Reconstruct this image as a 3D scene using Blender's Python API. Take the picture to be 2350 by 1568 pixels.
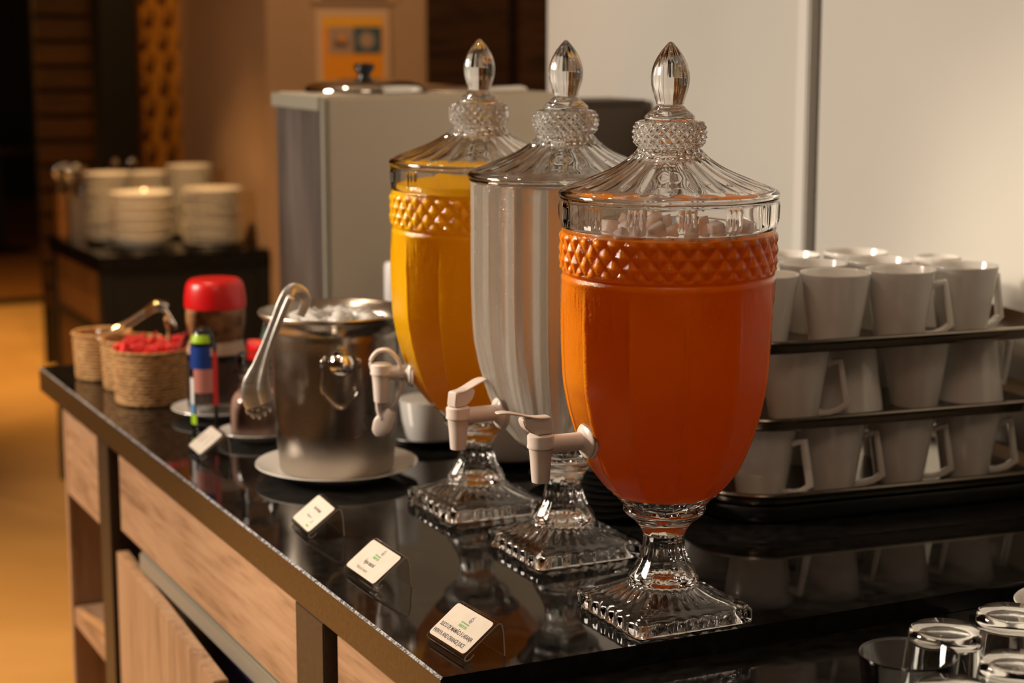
import bpy, bmesh, math, random
from math import sin, cos, pi, radians, sqrt, atan2
from mathutils import Vector, Matrix
random.seed(7)
S = bpy.context.scene
for o in list(bpy.data.objects): bpy.data.objects.remove(o)
COL = S.collection

# ------------------------------------------------------------------ camera, world, lights, exposure
PITCH, HEAD = radians(9.6177), radians(25.9036)
cam_d = bpy.data.cameras.new('camera'); cam = bpy.data.objects.new('camera', cam_d); COL.objects.link(cam)
cam.location = (0, 0, 1.45)
cam.rotation_euler = (pi/2 - PITCH, 0, -HEAD)
cam_d.sensor_width = 36; cam_d.lens = 4243*36/2350; cam_d.clip_start = .05; cam_d.clip_end = 60
cam_d.dof.use_dof = True; cam_d.dof.focus_distance = 1.68; cam_d.dof.aperture_fstop = 5.0; cam_d.dof.aperture_blades = 8
S.camera = cam
S.view_settings.view_transform = 'Standard'; S.view_settings.look = 'None'
S.view_settings.gamma = 1; S.view_settings.use_curve_mapping = False
S.view_settings.exposure = 0.18

W = bpy.data.worlds.new('world'); S.world = W; W.use_nodes = True
bg = W.node_tree.nodes['Background']; bg.inputs[0].default_value = (1.0, .70, .46, 1); bg.inputs[1].default_value = .05

def area(name, loc, target, size, power, col, size_y=None, spread=180):
    L = bpy.data.lights.new(name, 'AREA'); L.size = size; L.energy = power; L.color = col
    L.spread = radians(spread)
    if size_y: L.shape = 'RECTANGLE'; L.size_y = size_y
    o = bpy.data.objects.new(name, L); COL.objects.link(o); o.location = loc
    o.rotation_euler = (Vector(target)-Vector(loc)).to_track_quat('-Z', 'Y').to_euler()
    return o
def spot(name, loc, target, power, col, ang=60, blend=.5, radius=.04):
    L = bpy.data.lights.new(name, 'SPOT'); L.energy = power; L.color = col; L.spot_size = radians(ang)
    L.spot_blend = blend; L.shadow_soft_size = radius
    o = bpy.data.objects.new(name, L); COL.objects.link(o); o.location = loc
    o.rotation_euler = (Vector(target)-Vector(loc)).to_track_quat('-Z', 'Y').to_euler()
    return o
area('window_light', (-1.1, 3.0, 1.95), (1.0, 1.7, 1.0), .6, 50, (1, .85, .69))
spot('juice_accent_spot', (-1.2, 2.7, 1.95), (.87, 1.70, 1.13), 150, (1, .82, .62), 28, .7, .07)  # added accent spot from the left, brightens the juices
area('mug_fill_light', (.1, -.2, 2.85), (1.1, 1.9, .9), .9, 6.5, (1, .74, .52))  # unseen fill added near the camera to lift the mug fronts
spot('downlight_floor', (.35, 3.9, 2.9), (.30, 3.9, 0), 330, (1, .56, .16), 80, .9)
spot('downlight_floor_far', (1.3, 8.0, 2.9), (1.9, 8.6, 0), 420, (1, .5, .12), 100, .9)
spot('downlight_pillar', (1.95, 3.7, 2.85), (2.0, 5.3, 1.35), 50, (1, .62, .30), 70, .8)
spot('downlight_plates', (.95, 4.7, 2.6), (1.45, 5.5, .85), 150, (1, .56, .22), 32, .9)
spot('downlight_lattice', (1.4, 5.9, 2.9), (1.9, 7.0, 1.4), 90, (1, .55, .14), 60, .8)
spot('glint_spot_counter', (.45, 2.9, 2.9), (.85, 2.0, .9), 26, (1, .80, .58), 60, .6, .045)  # small spot added for sparkle on glass and glossy surfaces
spot('glint_spot_side', (.10, 2.2, 2.9), (.85, 1.6, .9), 20, (1, .82, .62), 60, .6, .045)  # second added sparkle spot, from the left
spot('glint_spot_front', (.55, 1.1, 2.9), (.75, 1.5, .9), 18, (1, .74, .5), 60, .6, .045)  # third added sparkle spot, from the camera side

# ------------------------------------------------------------------ materials
def nt(m): return m.node_tree.nodes, m.node_tree.links
def mat(name, col=(.8,.8,.8), rough=.5, metal=0, **k):
    m = bpy.data.materials.new(name); m.use_nodes = True
    b = m.node_tree.nodes['Principled BSDF']
    b.inputs['Base Color'].default_value = (*col, 1); b.inputs['Roughness'].default_value = rough
    b.inputs['Metallic'].default_value = metal
    for a, v in k.items():
        key = {'trans':'Transmission Weight','ior':'IOR','coat':'Coat Weight','sss':'Subsurface Weight','srad':'Subsurface Radius',
               'sscale':'Subsurface Scale','emit':'Emission Strength','spec':'Specular IOR Level','alpha':'Alpha'}[a]
        b.inputs[key].default_value = v
    return m
def P(m): return m.node_tree.nodes['Principled BSDF']
def add(m, t, **k):
    n = m.node_tree.nodes.new(t)
    for a, v in k.items(): setattr(n, a, v)
    return n
def coords(m, scale=(1,1,1), rot=(0,0,0), kind='Object'):
    N, L = nt(m)
    tc = add(m, 'ShaderNodeTexCoord'); mp = add(m, 'ShaderNodeMapping')
    mp.inputs['Scale'].default_value = scale; mp.inputs['Rotation'].default_value = rot
    L.new(tc.outputs[kind], mp.inputs[0]); return mp.outputs[0]
def ramp(m, fac, stops):
    N, L = nt(m); r = add(m, 'ShaderNodeValToRGB'); e = r.color_ramp.elements
    while len(e) < len(stops): e.new(.5)
    for i, (p, c) in enumerate(stops): e[i].position = p; e[i].color = (*c, 1) if len(c) == 3 else c
    L.new(fac, r.inputs[0]); return r.outputs[0]
def noise(m, vec, scale, detail=2, dist=0):
    n = add(m, 'ShaderNodeTexNoise'); n.inputs['Scale'].default_value = scale; n.inputs['Detail'].default_value = detail
    n.inputs['Distortion'].default_value = dist; m.node_tree.links.new(vec, n.inputs['Vector']); return n.outputs['Fac']
def bump(m, fac, strength=.2, dist=.002, target=None):
    b = add(m, 'ShaderNodeBump'); b.inputs['Strength'].default_value = strength; b.inputs['Distance'].default_value = dist
    m.node_tree.links.new(fac, b.inputs['Height'])
    m.node_tree.links.new(b.outputs[0], (target or P(m)).inputs['Normal']); return b
def varied(name, c1, c2, scale=(1,1,1), nscale=8, detail=3, rough=.5, lo=.35, hi=.65, bmp=0, **k):
    m = mat(name, c1, rough, **k); v = coords(m, scale)
    f = noise(m, v, nscale, detail); c = ramp(m, f, [(lo, c1), (hi, c2)])
    m.node_tree.links.new(c, P(m).inputs['Base Color'])
    if bmp: bump(m, f, bmp)
    return m

def granite():
    m = mat('black_granite', (.006,.006,.0065), .055, spec=.62)
    N, L = nt(m); v = coords(m)
    vo = add(m, 'ShaderNodeTexVoronoi'); vo.inputs['Scale'].default_value = 520; L.new(v, vo.inputs['Vector'])
    sp = ramp(m, vo.outputs['Distance'], [(.0, (1,1,1)), (.10, (0,0,0))])
    n2 = noise(m, v, 130, 2); g = ramp(m, n2, [(.58, (0,0,0)), (.66, (1,1,1))])
    mx = add(m, 'ShaderNodeMix', data_type='RGBA', blend_type='MULTIPLY'); mx.inputs[0].default_value = 1
    L.new(sp, mx.inputs[6]); L.new(g, mx.inputs[7])
    base = ramp(m, noise(m, v, 60, 4), [(.35, (.004,.004,.004)), (.7, (.014,.0125,.011))])
    mx2 = add(m, 'ShaderNodeMix', data_type='RGBA'); L.new(mx.outputs[2], mx2.inputs[0]); L.new(base, mx2.inputs[6])
    mx2.inputs[7].default_value = (.16,.14,.115,1); L.new(mx2.outputs[2], P(m).inputs['Base Color'])
    bump(m, noise(m, v, 9, 2), .012, .002)
    return m
M = {}
M['granite'] = granite()
M['arris'] = varied('ground_granite_edge', (.03,.03,.033), (.36,.37,.40), nscale=330, detail=2, rough=.45, lo=.42, hi=.6, bmp=.5)
M['granite_side'] = varied('granite_side', (.050,.026,.009), (.075,.040,.014), nscale=200, rough=.3)
def wood(name, a, b, d, axis='Y', sc=1):
    m = mat(name, a, .45); N, L = nt(m)
    s = {'Y': (9, .9, 9), 'Z': (9, 9, .9), 'X': (.9, 9, 9)}[axis]
    v = coords(m, tuple(x*sc for x in s))
    f1 = noise(m, v, 3.2, 6, 1.2); f2 = noise(m, v, 16, 4, .4)
    mx = add(m, 'ShaderNodeMath', operation='MULTIPLY_ADD'); mx.inputs[1].default_value = .35
    L.new(f2, mx.inputs[0]); sc_ = add(m, 'ShaderNodeMath', operation='MULTIPLY'); sc_.inputs[1].default_value = .65
    L.new(f1, sc_.inputs[0]); L.new(sc_.outputs[0], mx.inputs[2])
    L.new(ramp(m, mx.outputs[0], [(.36, d), (.47, a), (.6, b)]), P(m).inputs['Base Color']); bump(m, f2, .15, .0006)
    return m
M['wood'] = wood('light_walnut_laminate', (.40,.235,.135), (.48,.295,.175), (.25,.14,.08), 'Y')
M['wood_v'] = wood('light_walnut_laminate_vertical', (.42,.25,.145), (.49,.305,.18), (.28,.165,.095), 'Z')
M['dark_wood'] = wood('dark_brown_wood', (.055,.022,.008), (.085,.036,.013), (.02,.008,.003), 'X')
M['bronze'] = varied('brown_painted_metal', (.045,.028,.016), (.06,.037,.021), nscale=150, rough=.4)
M['black'] = mat('black_paint', (.006,.006,.006), .45)
M['blackgloss'] = varied('black_plastic', (.005,.005,.005), (.012,.012,.011), nscale=20, rough=.3)
M['alu'] = mat('brushed_aluminium', (.42,.40,.33), .4, .45)
M['wall'] = varied('white_panel', (.66,.65,.61), (.71,.70,.65), nscale=2.2, rough=.28, spec=.5)
M['trim_w'] = mat('white_trim', (.85,.84,.8), .3)
M['trim_d'] = mat('dark_groove', (.06,.05,.04), .5)
M['pillar'] = varied('beige_plaster', (.38,.235,.125), (.42,.265,.145), nscale=3, rough=.75)
M['floor'] = None
def steel(name, col=(.55,.53,.50), rough=.25, aniso=(1,1,30), n=30, spread=.1, bm=.05):
    m = mat(name, col, rough, 1); v = coords(m, aniso)
    f = noise(m, v, n, 3); L = m.node_tree.links
    mr = add(m, 'ShaderNodeMapRange'); mr.inputs[3].default_value = max(0, rough-spread); mr.inputs[4].default_value = rough+spread
    L.new(f, mr.inputs[0]); L.new(mr.outputs[0], P(m).inputs['Roughness'])
    if bm: bump(m, f, bm, .0005)
    return m
M['steel'] = steel('polished_steel', (.60,.57,.52), .13, n=12, spread=.06)
M['steel_tray'] = steel('tray_steel', (.26,.225,.18), .22, (30,1,1), 10, .08)
M['steel_dark'] = steel('smudged_steel', (.52,.46,.43), .40, (2,2,.5), 5, .14, .1)
M['steel_face'] = steel('brushed_steel_face', (.76,.67,.54), .52, (1,1,12), 10, .06, .02)
P(M['steel_face']).inputs['Metallic'].default_value = .7
M['tong'] = steel('tong_steel', (.66,.64,.62), .38, n=8)
def bucket_mat():
    m = mat('frosted_bucket_steel', (.42,.365,.31), .2, 1); N, L = nt(m); v = coords(m)
    big = noise(m, v, 9, 4); fine = noise(m, v, 420, 2)
    sx = add(m, 'ShaderNodeSeparateXYZ'); L.new(v, sx.inputs[0])
    mr = add(m, 'ShaderNodeMapRange'); mr.inputs[1].default_value = .055; mr.inputs[2].default_value = .0
    L.new(sx.outputs[2], mr.inputs[0])
    ad = add(m, 'ShaderNodeMath', operation='ADD'); L.new(mr.outputs[0], ad.inputs[0]); L.new(big, ad.inputs[1])
    r = ramp(m, ad.outputs[0], [(.42, (.22,.22,.22)), (.9, (.48,.48,.48))]); L.new(r, P(m).inputs['Roughness'])
    bump(m, fine, .25, .0006)
    return m
M['bucket'] = bucket_mat()
M['chrome'] = mat('chrome', (.8,.77,.72), .06, 1)
M['glass'] = mat('clear_pressed_glass', (1,1,1), 0.0, trans=1, ior=1.5)
M['tumbler'] = mat('tumbler_glass', (.99,1,.99), 0.04, trans=1, ior=1.48)
M['acrylic'] = mat('clear_acrylic', (.96,.97,.95), 0.02, trans=1, ior=1.45)
M['acrylic_edge'] = mat('acrylic_cut_edge', (.62,.58,.50), .35, trans=.25)
def film(name, ior=1.45, haze=0.0, rough=.02, drops=0.0, tint=(1,1,1), dscale=500):
    m = bpy.data.materials.new(name); m.use_nodes = True; N, L = nt(m); N.remove(N['Principled BSDF'])
    out = N['Material Output']
    tr = add(m, 'ShaderNodeBsdfTransparent'); tr.inputs[0].default_value = (*tint, 1)
    gl = add(m, 'ShaderNodeBsdfGlossy'); gl.inputs['Roughness'].default_value = rough
    fr = add(m, 'ShaderNodeFresnel'); fr.inputs[0].default_value = ior
    mx = add(m, 'ShaderNodeMixShader'); L.new(fr.outputs[0], mx.inputs[0]); L.new(tr.outputs[0], mx.inputs[1]); L.new(gl.outputs[0], mx.inputs[2])
    last = mx
    if drops:
        v = coords(m); f = noise(m, v, dscale, 2)
        b = add(m, 'ShaderNodeBump'); b.inputs['Strength'].default_value = drops; b.inputs['Distance'].default_value = .0009
        L.new(f, b.inputs['Height']); L.new(b.outputs[0], gl.inputs['Normal']); L.new(b.outputs[0], fr.inputs['Normal'])
    if haze:
        df = add(m, 'ShaderNodeBsdfDiffuse'); df.inputs[0].default_value = (.76,.69,.58,1)
        tl = add(m, 'ShaderNodeBsdfTranslucent'); tl.inputs[0].default_value = (.76,.69,.58,1)
        m1 = add(m, 'ShaderNodeMixShader'); m1.inputs[0].default_value = .55; L.new(df.outputs[0], m1.inputs[1]); L.new(tl.outputs[0], m1.inputs[2])
        m2 = add(m, 'ShaderNodeMixShader'); m2.inputs[0].default_value = haze; L.new(mx.outputs[0], m2.inputs[1]); L.new(m1.outputs[0], m2.inputs[2]); last = m2
    L.new(last.outputs[0], out.inputs[0]); return m
M['wall_glass'] = film('filled_tank_glass', 1.4, .0, .05, .4, dscale=800)
M['wall_glass_misted'] = film('misted_tank_glass', 1.5, .30, .10, .8)
M['thin'] = film('thin_clear_glass', 1.45, 0, .02)
def juice(name, a, b, tcol, tw):
    """cloudy liquid: part of the light scatters back, part passes through the body"""
    m = mat(name, a, .45, spec=.15); v = coords(m, (1,1,.8)); N, L = nt(m)
    f = noise(m, v, 11, 4, .6); c = ramp(m, f, [(.35, a), (.65, b)]); L.new(c, P(m).inputs['Base Color'])
    t = add(m, 'ShaderNodeBsdfTranslucent'); t.inputs[0].default_value = (*tcol, 1)
    mx = add(m, 'ShaderNodeMixShader'); mx.inputs[0].default_value = tw
    L.new(P(m).outputs[0], mx.inputs[1]); L.new(t.outputs[0], mx.inputs[2]); L.new(mx.outputs[0], N['Material Output'].inputs[0])
    return m
M['papaya'] = juice('papaya_orange_juice', (.97,.30,.004), (1,.38,.006), (1,.44,.008), .36)
M['orange'] = juice('orange_juice', (1,.56,.003), (1,.62,.004), (1,.66,.004), .40)
M['water'] = mat('water', (1,1,1), .22, trans=1, ior=1.33)
M['ice'] = mat('ice', (.92,.90,.88), .15, trans=.55, ior=1.31, sss=.0)
M['ice_pink'] = mat('ice_in_juice', (1,.92,.86), .3, trans=.5, ior=1.31)
M['faucet'] = mat('white_tap_plastic', (.72,.64,.60), .28, sss=.25, srad=(1,.6,.4), sscale=.004)
M['china'] = mat('white_china', (.74,.72,.69), .13, coat=.3)
M['plate'] = mat('white_plate', (.80,.77,.70), .15)
M['paper'] = varied('card_paper', (.55,.49,.43), (.59,.53,.46), nscale=60, rough=.75)
M['ink'] = mat('black_ink', (.03,.025,.022), .7); M['ink_grey'] = mat('faded_ink', (.20,.18,.16), .7)
M['green'] = mat('green_ink', (.10,.36,.07), .7); M['blue_ink'] = mat('blue_ink', (.06,.11,.20), .7)
M['red'] = mat('red_plastic', (.72,.006,.008), .35, coat=.2); M['redpaper'] = varied('red_sachet', (.75,.012,.018), (.95,.10,.09), nscale=40, rough=.4)
M['teal'] = mat('teal_sachet', (.12,.55,.55), .45)
M['napkin'] = varied('paper_napkin', (.74,.64,.57), (.80,.70,.62), nscale=12, rough=.9, bmp=.2)
M['brown_powder'] = varied('chocolate_powder', (.30,.17,.12), (.38,.23,.17), nscale=50, rough=.8)
M['coffee'] = varied('coffee_granules', (.20,.07,.018), (.55,.28,.12), nscale=45, detail=4, rough=.7, lo=.4, hi=.62)
M['coffee_dark'] = varied('dark_label', (.018,.009,.006), (.05,.022,.014), nscale=30, rough=.4)
M['label_tan'] = varied('tan_label', (.42,.27,.19), (.52,.36,.27), nscale=30, rough=.5)
M['lime'] = mat('lime_label', (.38,.62,.01), .4); M['blue'] = mat('blue_label', (.012,.05,.28), .35)
M['lightblue'] = mat('light_blue_label', (.13,.34,.62), .4); M['white'] = mat('white_label', (.8,.8,.8), .4)
M['pinklabel'] = mat('pink_label', (.62,.24,.20), .4)
def wicker():
    m = mat('woven_straw', (.5,.3,.13), .75); N, L = nt(m); v = coords(m, (1,1,3))
    f = noise(m, v, 90, 3); L.new(ramp(m, f, [(.3, (.20,.09,.025)), (.55, (.50,.27,.10)), (.8, (.66,.42,.19))]), P(m).inputs['Base Color'])
    bump(m, f, .4, .001); return m
M['wicker'] = wicker()
M['brownbox'] = varied('brown_casing', (.085,.055,.033), (.10,.066,.04), nscale=5, rough=.5)
M['gold'] = varied('gold_lattice', (.30,.125,.018), (.40,.17,.025), nscale=9, rough=.45)
M['gold_dark'] = varied('dark_gold_lattice', (.19,.078,.013), (.25,.10,.018), nscale=6, rough=.5)
M['slat'] = wood('slatted_wood', (.035,.0145,.004), (.055,.023,.007), (.014,.006,.002), 'X')
M['orange_wood'] = wood('orange_brown_panel', (.26,.105,.025), (.32,.135,.035), (.18,.07,.017), 'Z')
M['poster_o'] = mat('poster_orange', (.80,.30,.015), .5); M['poster_y'] = mat('poster_amber', (.82,.40,.03), .5)
M['poster_b'] = mat('poster_teal', (.045,.10,.12), .5); M['poster_p'] = mat('poster_photo', (.40,.26,.17), .5); M['poster_d'] = mat('poster_dark', (.08,.07,.06), .5)
M['purple'] = mat('violet_cloth', (.16,.13,.38), .7)
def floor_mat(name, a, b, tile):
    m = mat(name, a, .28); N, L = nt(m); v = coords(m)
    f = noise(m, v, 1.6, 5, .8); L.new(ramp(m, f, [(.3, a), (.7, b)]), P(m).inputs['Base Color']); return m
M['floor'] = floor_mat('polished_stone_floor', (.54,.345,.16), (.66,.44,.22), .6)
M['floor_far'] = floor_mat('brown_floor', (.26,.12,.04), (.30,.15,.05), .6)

# ------------------------------------------------------------------ mesh helpers
def link(name, me, m=None, parent=None, smooth=True, loc=None):
    o = bpy.data.objects.new(name, me); COL.objects.link(o)
    if m is not None:
        for x in (m if isinstance(m, (list, tuple)) else [m]): me.materials.append(x)
    if smooth is True: me.polygons.foreach_set('use_smooth', [True]*len(me.polygons))
    if parent is not None: o.parent = parent
    if loc is not None: o.location = loc
    return o
def mk(name, V, F, m=None, parent=None, smooth=True, loc=None):
    me = bpy.data.meshes.new(name); me.from_pydata(V, [], F); me.update()
    bm = bmesh.new(); bm.from_mesh(me); bmesh.ops.recalc_face_normals(bm, faces=bm.faces); bm.to_mesh(me); bm.free()
    return link(name, me, m, parent, smooth, loc)
def sharp(o, deg=35):
    me = o.data; bm = bmesh.new(); bm.from_mesh(me)
    for e in bm.edges:
        if len(e.link_faces) == 2 and e.calc_face_angle(0) > radians(deg): e.smooth = False
    bm.to_mesh(me); bm.free(); return o
def grid_lathe(prof, seg, rf=None, closed_ends=True):
    """prof: (r,z) list bottom..top. rf(theta, r, z, i)->(x,y,z)"""
    V, F = [], []
    rows = []
    for i, (r, z) in enumerate(prof):
        if r < 1e-6:
            V.append((0, 0, z)); rows.append([len(V)-1]); continue
        row = []
        for j in range(seg):
            t = 2*pi*j/seg
            if rf: V.append(rf(t, r, z, i))
            else: V.append((r*cos(t), r*sin(t), z))
            row.append(len(V)-1)
        rows.append(row)
    for a, b in zip(rows[:-1], rows[1:]):
        if len(a) == 1 and len(b) == 1: continue
        for j in range(seg):
            k = (j+1) % seg
            if len(a) == 1: F.append((a[0], b[j], b[k]))
            elif len(b) == 1: F.append((a[j], b[0], a[k]))
            else: F.append((a[j], a[k], b[k], b[j]))
    return V, F
def lathe(name, prof, m, parent=None, seg=48, rf=None, loc=None, smooth=True, sh=40):
    o = mk(name, *grid_lathe(prof, seg, rf), m, parent, smooth, loc)
    if sh: sharp(o, sh)
    return o
def smoothprof(pts, n=4):
    """Catmull-Rom densify"""
    out = []
    for i in range(len(pts)-1):
        p0 = pts[max(i-1, 0)]; p1 = pts[i]; p2 = pts[i+1]; p3 = pts[min(i+2, len(pts)-1)]
        for k in range(n):
            t = k/n
            f = lambda a, b, c, d: .5*((2*b)+(-a+c)*t+(2*a-5*b+4*c-d)*t*t+(-a+3*b-3*c+d)*t**3)
            out.append((max(0, f(p0[0], p1[0], p2[0], p3[0])), f(p0[1], p1[1], p2[1], p3[1])))
    out.append(pts[-1]); return out
def box(name, a, b, m, parent=None, bev=.0015, seg=2, loc=None):
    bm = bmesh.new(); bmesh.ops.create_cube(bm, size=1)
    c = [(a[i]+b[i])/2 for i in range(3)]; s = [abs(b[i]-a[i]) for i in range(3)]
    for v in bm.verts: v.co = Vector((v.co.x*s[0]+c[0], v.co.y*s[1]+c[1], v.co.z*s[2]+c[2]))
    bev = min(bev, min(s)*.3)
    if bev > 0: bmesh.ops.bevel(bm, geom=bm.edges[:], offset=bev, segments=seg, affect='EDGES', clamp_overlap=True)
    me = bpy.data.meshes.new(name); bm.to_mesh(me); bm.free()
    o = link(name, me, m, parent, True, loc); return sharp(o, 50)
def tube(name, pts, r, m, parent=None, seg=10, closed=False, loc=None, flat=1.0, up=(0,0,1), n=4):
    """sweep of an ellipse along points; r number or list; flat scales the second axis"""
    P_ = [Vector(p) for p in pts]
    rs = r if isinstance(r, (list, tuple)) else [r]*len(P_)
    if n > 1:
        Q, R_ = [], []
        N_ = len(P_)
        rng = range(N_ if closed else N_-1)
        for i in rng:
            g = (lambda q: P_[q % N_]) if closed else (lambda q: P_[min(max(q, 0), N_-1)])
            h = (lambda q: rs[q % N_]) if closed else (lambda q: rs[min(max(q, 0), N_-1)])
            for k in range(n):
                t = k/n; a, b, c, d = g(i-1), g(i), g(i+1), g(i+2)
                Q.append(.5*((2*b)+(-a+c)*t+(2*a-5*b+4*c-d)*t*t+(-a+3*b-3*c+d)*t**3)); R_.append(h(i)*(1-t)+h(i+1)*t)
        if not closed: Q.append(P_[-1]); R_.append(rs[-1])
        P_, rs = Q, R_
    V, F = [], []; N_ = len(P_)
    for i, p in enumerate(P_):
        t = (P_[(i+1) % N_]-P_[i-1]) if closed else (P_[min(i+1, N_-1)]-P_[max(i-1, 0)])
        t.normalize(); u = Vector(up); u = u-t*u.dot(t)
        if u.length < 1e-4: u = Vector((1,0,0))-t*t.x
        u.normalize(); w = t.cross(u)
        for j in range(seg):
            a = 2*pi*j/seg; V.append(tuple(p+w*cos(a)*rs[i]+u*sin(a)*rs[i]*flat))
    M_ = N_ if closed else N_-1
    for i in range(M_):
        for j in range(seg):
            k = (j+1) % seg; i2 = (i+1) % N_
            F.append((i*seg+j, i*seg+k, i2*seg+k, i2*seg+j))
    if not closed: F.append(tuple(range(seg))[::-1]); F.append(tuple((N_-1)*seg+j for j in range(seg)))
    return mk(name, V, F, m, parent, True, loc)
def prism(name, poly, w, m, parent=None, axis='Y', bev=.001, loc=None):
    """extrude polygon in (a,z) symmetrically by w along axis"""
    bm = bmesh.new(); vs = []
    for s in (-w/2, w/2):
        vs.append([bm.verts.new((p[0], s, p[1]) if axis == 'Y' else (s, p[0], p[1])) for p in poly])
    n = len(poly)
    bm.faces.new(vs[0]); bm.faces.new(vs[1][::-1])
    for i in range(n): bm.faces.new((vs[0][i], vs[1][i], vs[1][(i+1) % n], vs[0][(i+1) % n]))
    bmesh.ops.recalc_face_normals(bm, faces=bm.faces)
    if bev: bmesh.ops.bevel(bm, geom=bm.edges[:], offset=bev, segments=2, affect='EDGES', clamp_overlap=True)
    me = bpy.data.meshes.new(name); bm.to_mesh(me); bm.free()
    return sharp(link(name, me, m, parent, True, loc), 50)
def tag(o, label, cat, group=None, kind=None):
    o['label'] = label; o['category'] = cat
    if group: o['group'] = group
    if kind: o['kind'] = kind
    return o
def thing(name, label, cat, loc, rz=0, group=None):
    o = bpy.data.objects.new(name, None); COL.objects.link(o); o.location = loc; o.rotation_euler = (0, 0, rz)
    o.empty_display_size = .02
    return tag(o, label, cat, group)
def struct(o, label=None):
    o['kind'] = 'structure'
    if label: o['label'] = label
    return o
def kids(o): return [c for c in bpy.data.objects if c.parent is o]
def dup(root, loc, rz=None, label=None, group=None, rot=None):
    tree = {}
    for c in bpy.data.objects:
        if c.parent: tree.setdefault(c.parent.name, []).append(c)
    def cp(o, par):
        c = o.copy(); COL.objects.link(c); c.parent = par
        for ch in tree.get(o.name, []): cp(ch, c)
        return c
    r = cp(root, None); r.location = loc
    if rz is not None: r.rotation_euler = (0, 0, rz)
    if rot is not None: r.rotation_euler = rot
    if label: r['label'] = label
    if group: r['group'] = group
    return r

# ------------------------------------------------------------------ setting
CT = .90
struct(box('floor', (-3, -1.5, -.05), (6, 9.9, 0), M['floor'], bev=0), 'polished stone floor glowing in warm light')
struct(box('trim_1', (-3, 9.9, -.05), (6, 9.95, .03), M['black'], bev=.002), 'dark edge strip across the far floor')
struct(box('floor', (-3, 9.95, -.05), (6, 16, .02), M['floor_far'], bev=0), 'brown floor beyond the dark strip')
struct(box('wall_back', (-3, 16, 0), (8, 16.1, 3.2), M['black'], bev=0))
struct(box('ceiling', (-3, -1.5, 3.0), (6, 16, 3.05), varied('ceiling_plaster', (.42,.36,.30), (.46,.40,.33), nscale=3, rough=.8), bev=0), 'plain ceiling')
struct(box('wall_left', (-3.05, -1.5, 0), (-3, 16, 3.0), varied('brown_wall', (.17,.10,.055), (.20,.12,.065), nscale=2, rough=.7), bev=0), 'brown wall on the left side of the room')
struct(box('wall_near', (-3, -1.55, 0), (6, -1.5, 3.0), varied('dark_room_wall', (.12,.08,.05), (.15,.10,.06), nscale=2, rough=.7), bev=0), 'dark wall behind the camera')
# white panel wall right
struct(box('wall_right', (1.58, .9, 0), (1.66, 2.236, 2.9), M['wall'], bev=.002), 'glossy white wall panel behind the mugs')
struct(box('wall_right', (1.58, 2.288, 0), (1.66, 3.105, 2.9), M['wall'], bev=.002), 'glossy white wall panel behind the juice dispensers')
struct(box('trim_2', (1.573, 2.256, 0), (1.66, 2.286, 2.9), M['trim_w'], bev=.003), 'white vertical joint strip of the wall')
struct(box('trim_3', (1.592, 2.238, 0), (1.66, 2.254, 2.9), M['trim_d'], bev=.001), 'dark vertical groove beside the white strip')
# pillar
struct(box('wall_pillar', (1.757, 5.27, 0), (2.27, 6.2, 3.0), M['pillar'], bev=.004), 'beige plastered pillar')
struct(box('wall_rear', (2.27, 5.62, 0), (4.2, 5.7, 3.0), M['black'], bev=0), 'dark backing of the wood panelling')
for x0, x1 in ((2.27, 2.70), (2.735, 3.15), (3.185, 3.6)):
    wp = struct(box('wall_panel', (x0, 5.58, 0), (x1, 5.62, 3.0), M['dark_wood'], bev=.003), 'tall dark brown wood wall panel')
# partitions at far left
struct(box('trim_4', (1.657, 6.9, 0), (1.790, 7.05, 3.0), M['black'], bev=.004), 'black upright column')
lat = struct(box('wall_lattice', (1.78, 7.06, 0), (2.3, 7.09, 3.0), M['gold'], bev=0), 'golden patterned lattice screen')
g = struct(box('trim_5', (1.790, 7.0, 0), (1.830, 7.06, 3.0), M['orange_wood'], bev=.002), 'orange wood edge of the lattice screen')
for r in range(26):
    for c in range(4):
        zc = .40+r*.085; xc = 1.865+c*.075 + (.012 if r % 2 else -.008)
        poly = [(xc-.020, zc-.024), (xc+.006, zc-.030), (xc+.020, zc+.020), (xc-.006, zc+.026)]
        q = prism('lattice_piece', [(a-1.88, b) for a, b in poly], .018, M['gold_dark'], lat, bev=.002, loc=(1.88, 7.045, 0))
sl = struct(box('wall_slatted', (1.64, 8.03, 0), (2.2, 8.05, 3.0), M['black'], bev=0), 'dark wooden slatted partition')
for i in range(26):
    box('slat', (1.646, 8.0, .25+i*.105), (2.2, 8.03, .25+i*.105+.085), M['slat'], sl, bev=.003)

# ------------------------------------------------------------------ our buffet counter
cab = thing('buffet_counter', 'long buffet counter of pale wood panels under a black granite top', 'counter', (.61, 1.39, 0))
def W2(x, y, z): return (x-.61, y-1.39, z)
def cbox(name, a, b, m, bev=.0015, par=None): return box(name, W2(*a), W2(*b), m, par or cab, bev)
cbox('carcass', (.70, 1.42, .0), (1.5, 2.95, .83), M['black'])
cbox('side_panel', (.610, 2.650, .725), (.632, 2.86, .86), M['wood'])         # small top left panel
cbox('side_panel', (.610, 1.773, .749), (.632, 2.522, .86), M['wood'])        # big top panel
cbox('side_panel', (.610, 1.41, .749), (.632, 1.652, .86), M['wood'])         # panel right of second post
cbox('post', (.609, 2.582, 0), (.66, 2.645, .86), M['bronze'])
cbox('post', (.609, 1.690, 0), (.66, 1.772, .86), M['bronze'])
cbox('end_panel', (.610, 2.862, .0), (.90, 2.88, .86), M['wood_v'])
# open shelf bay
cbox('shelf', (.612, 2.646, .510), (.95, 2.86, .540), M['wood'])
cbox('shelf', (.612, 2.646, .20), (.95, 2.86, .23), M['wood'])
cbox('bay_back', (.69, 2.646, .0), (.70, 2.86, .725), M['dark_wood'])
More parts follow.
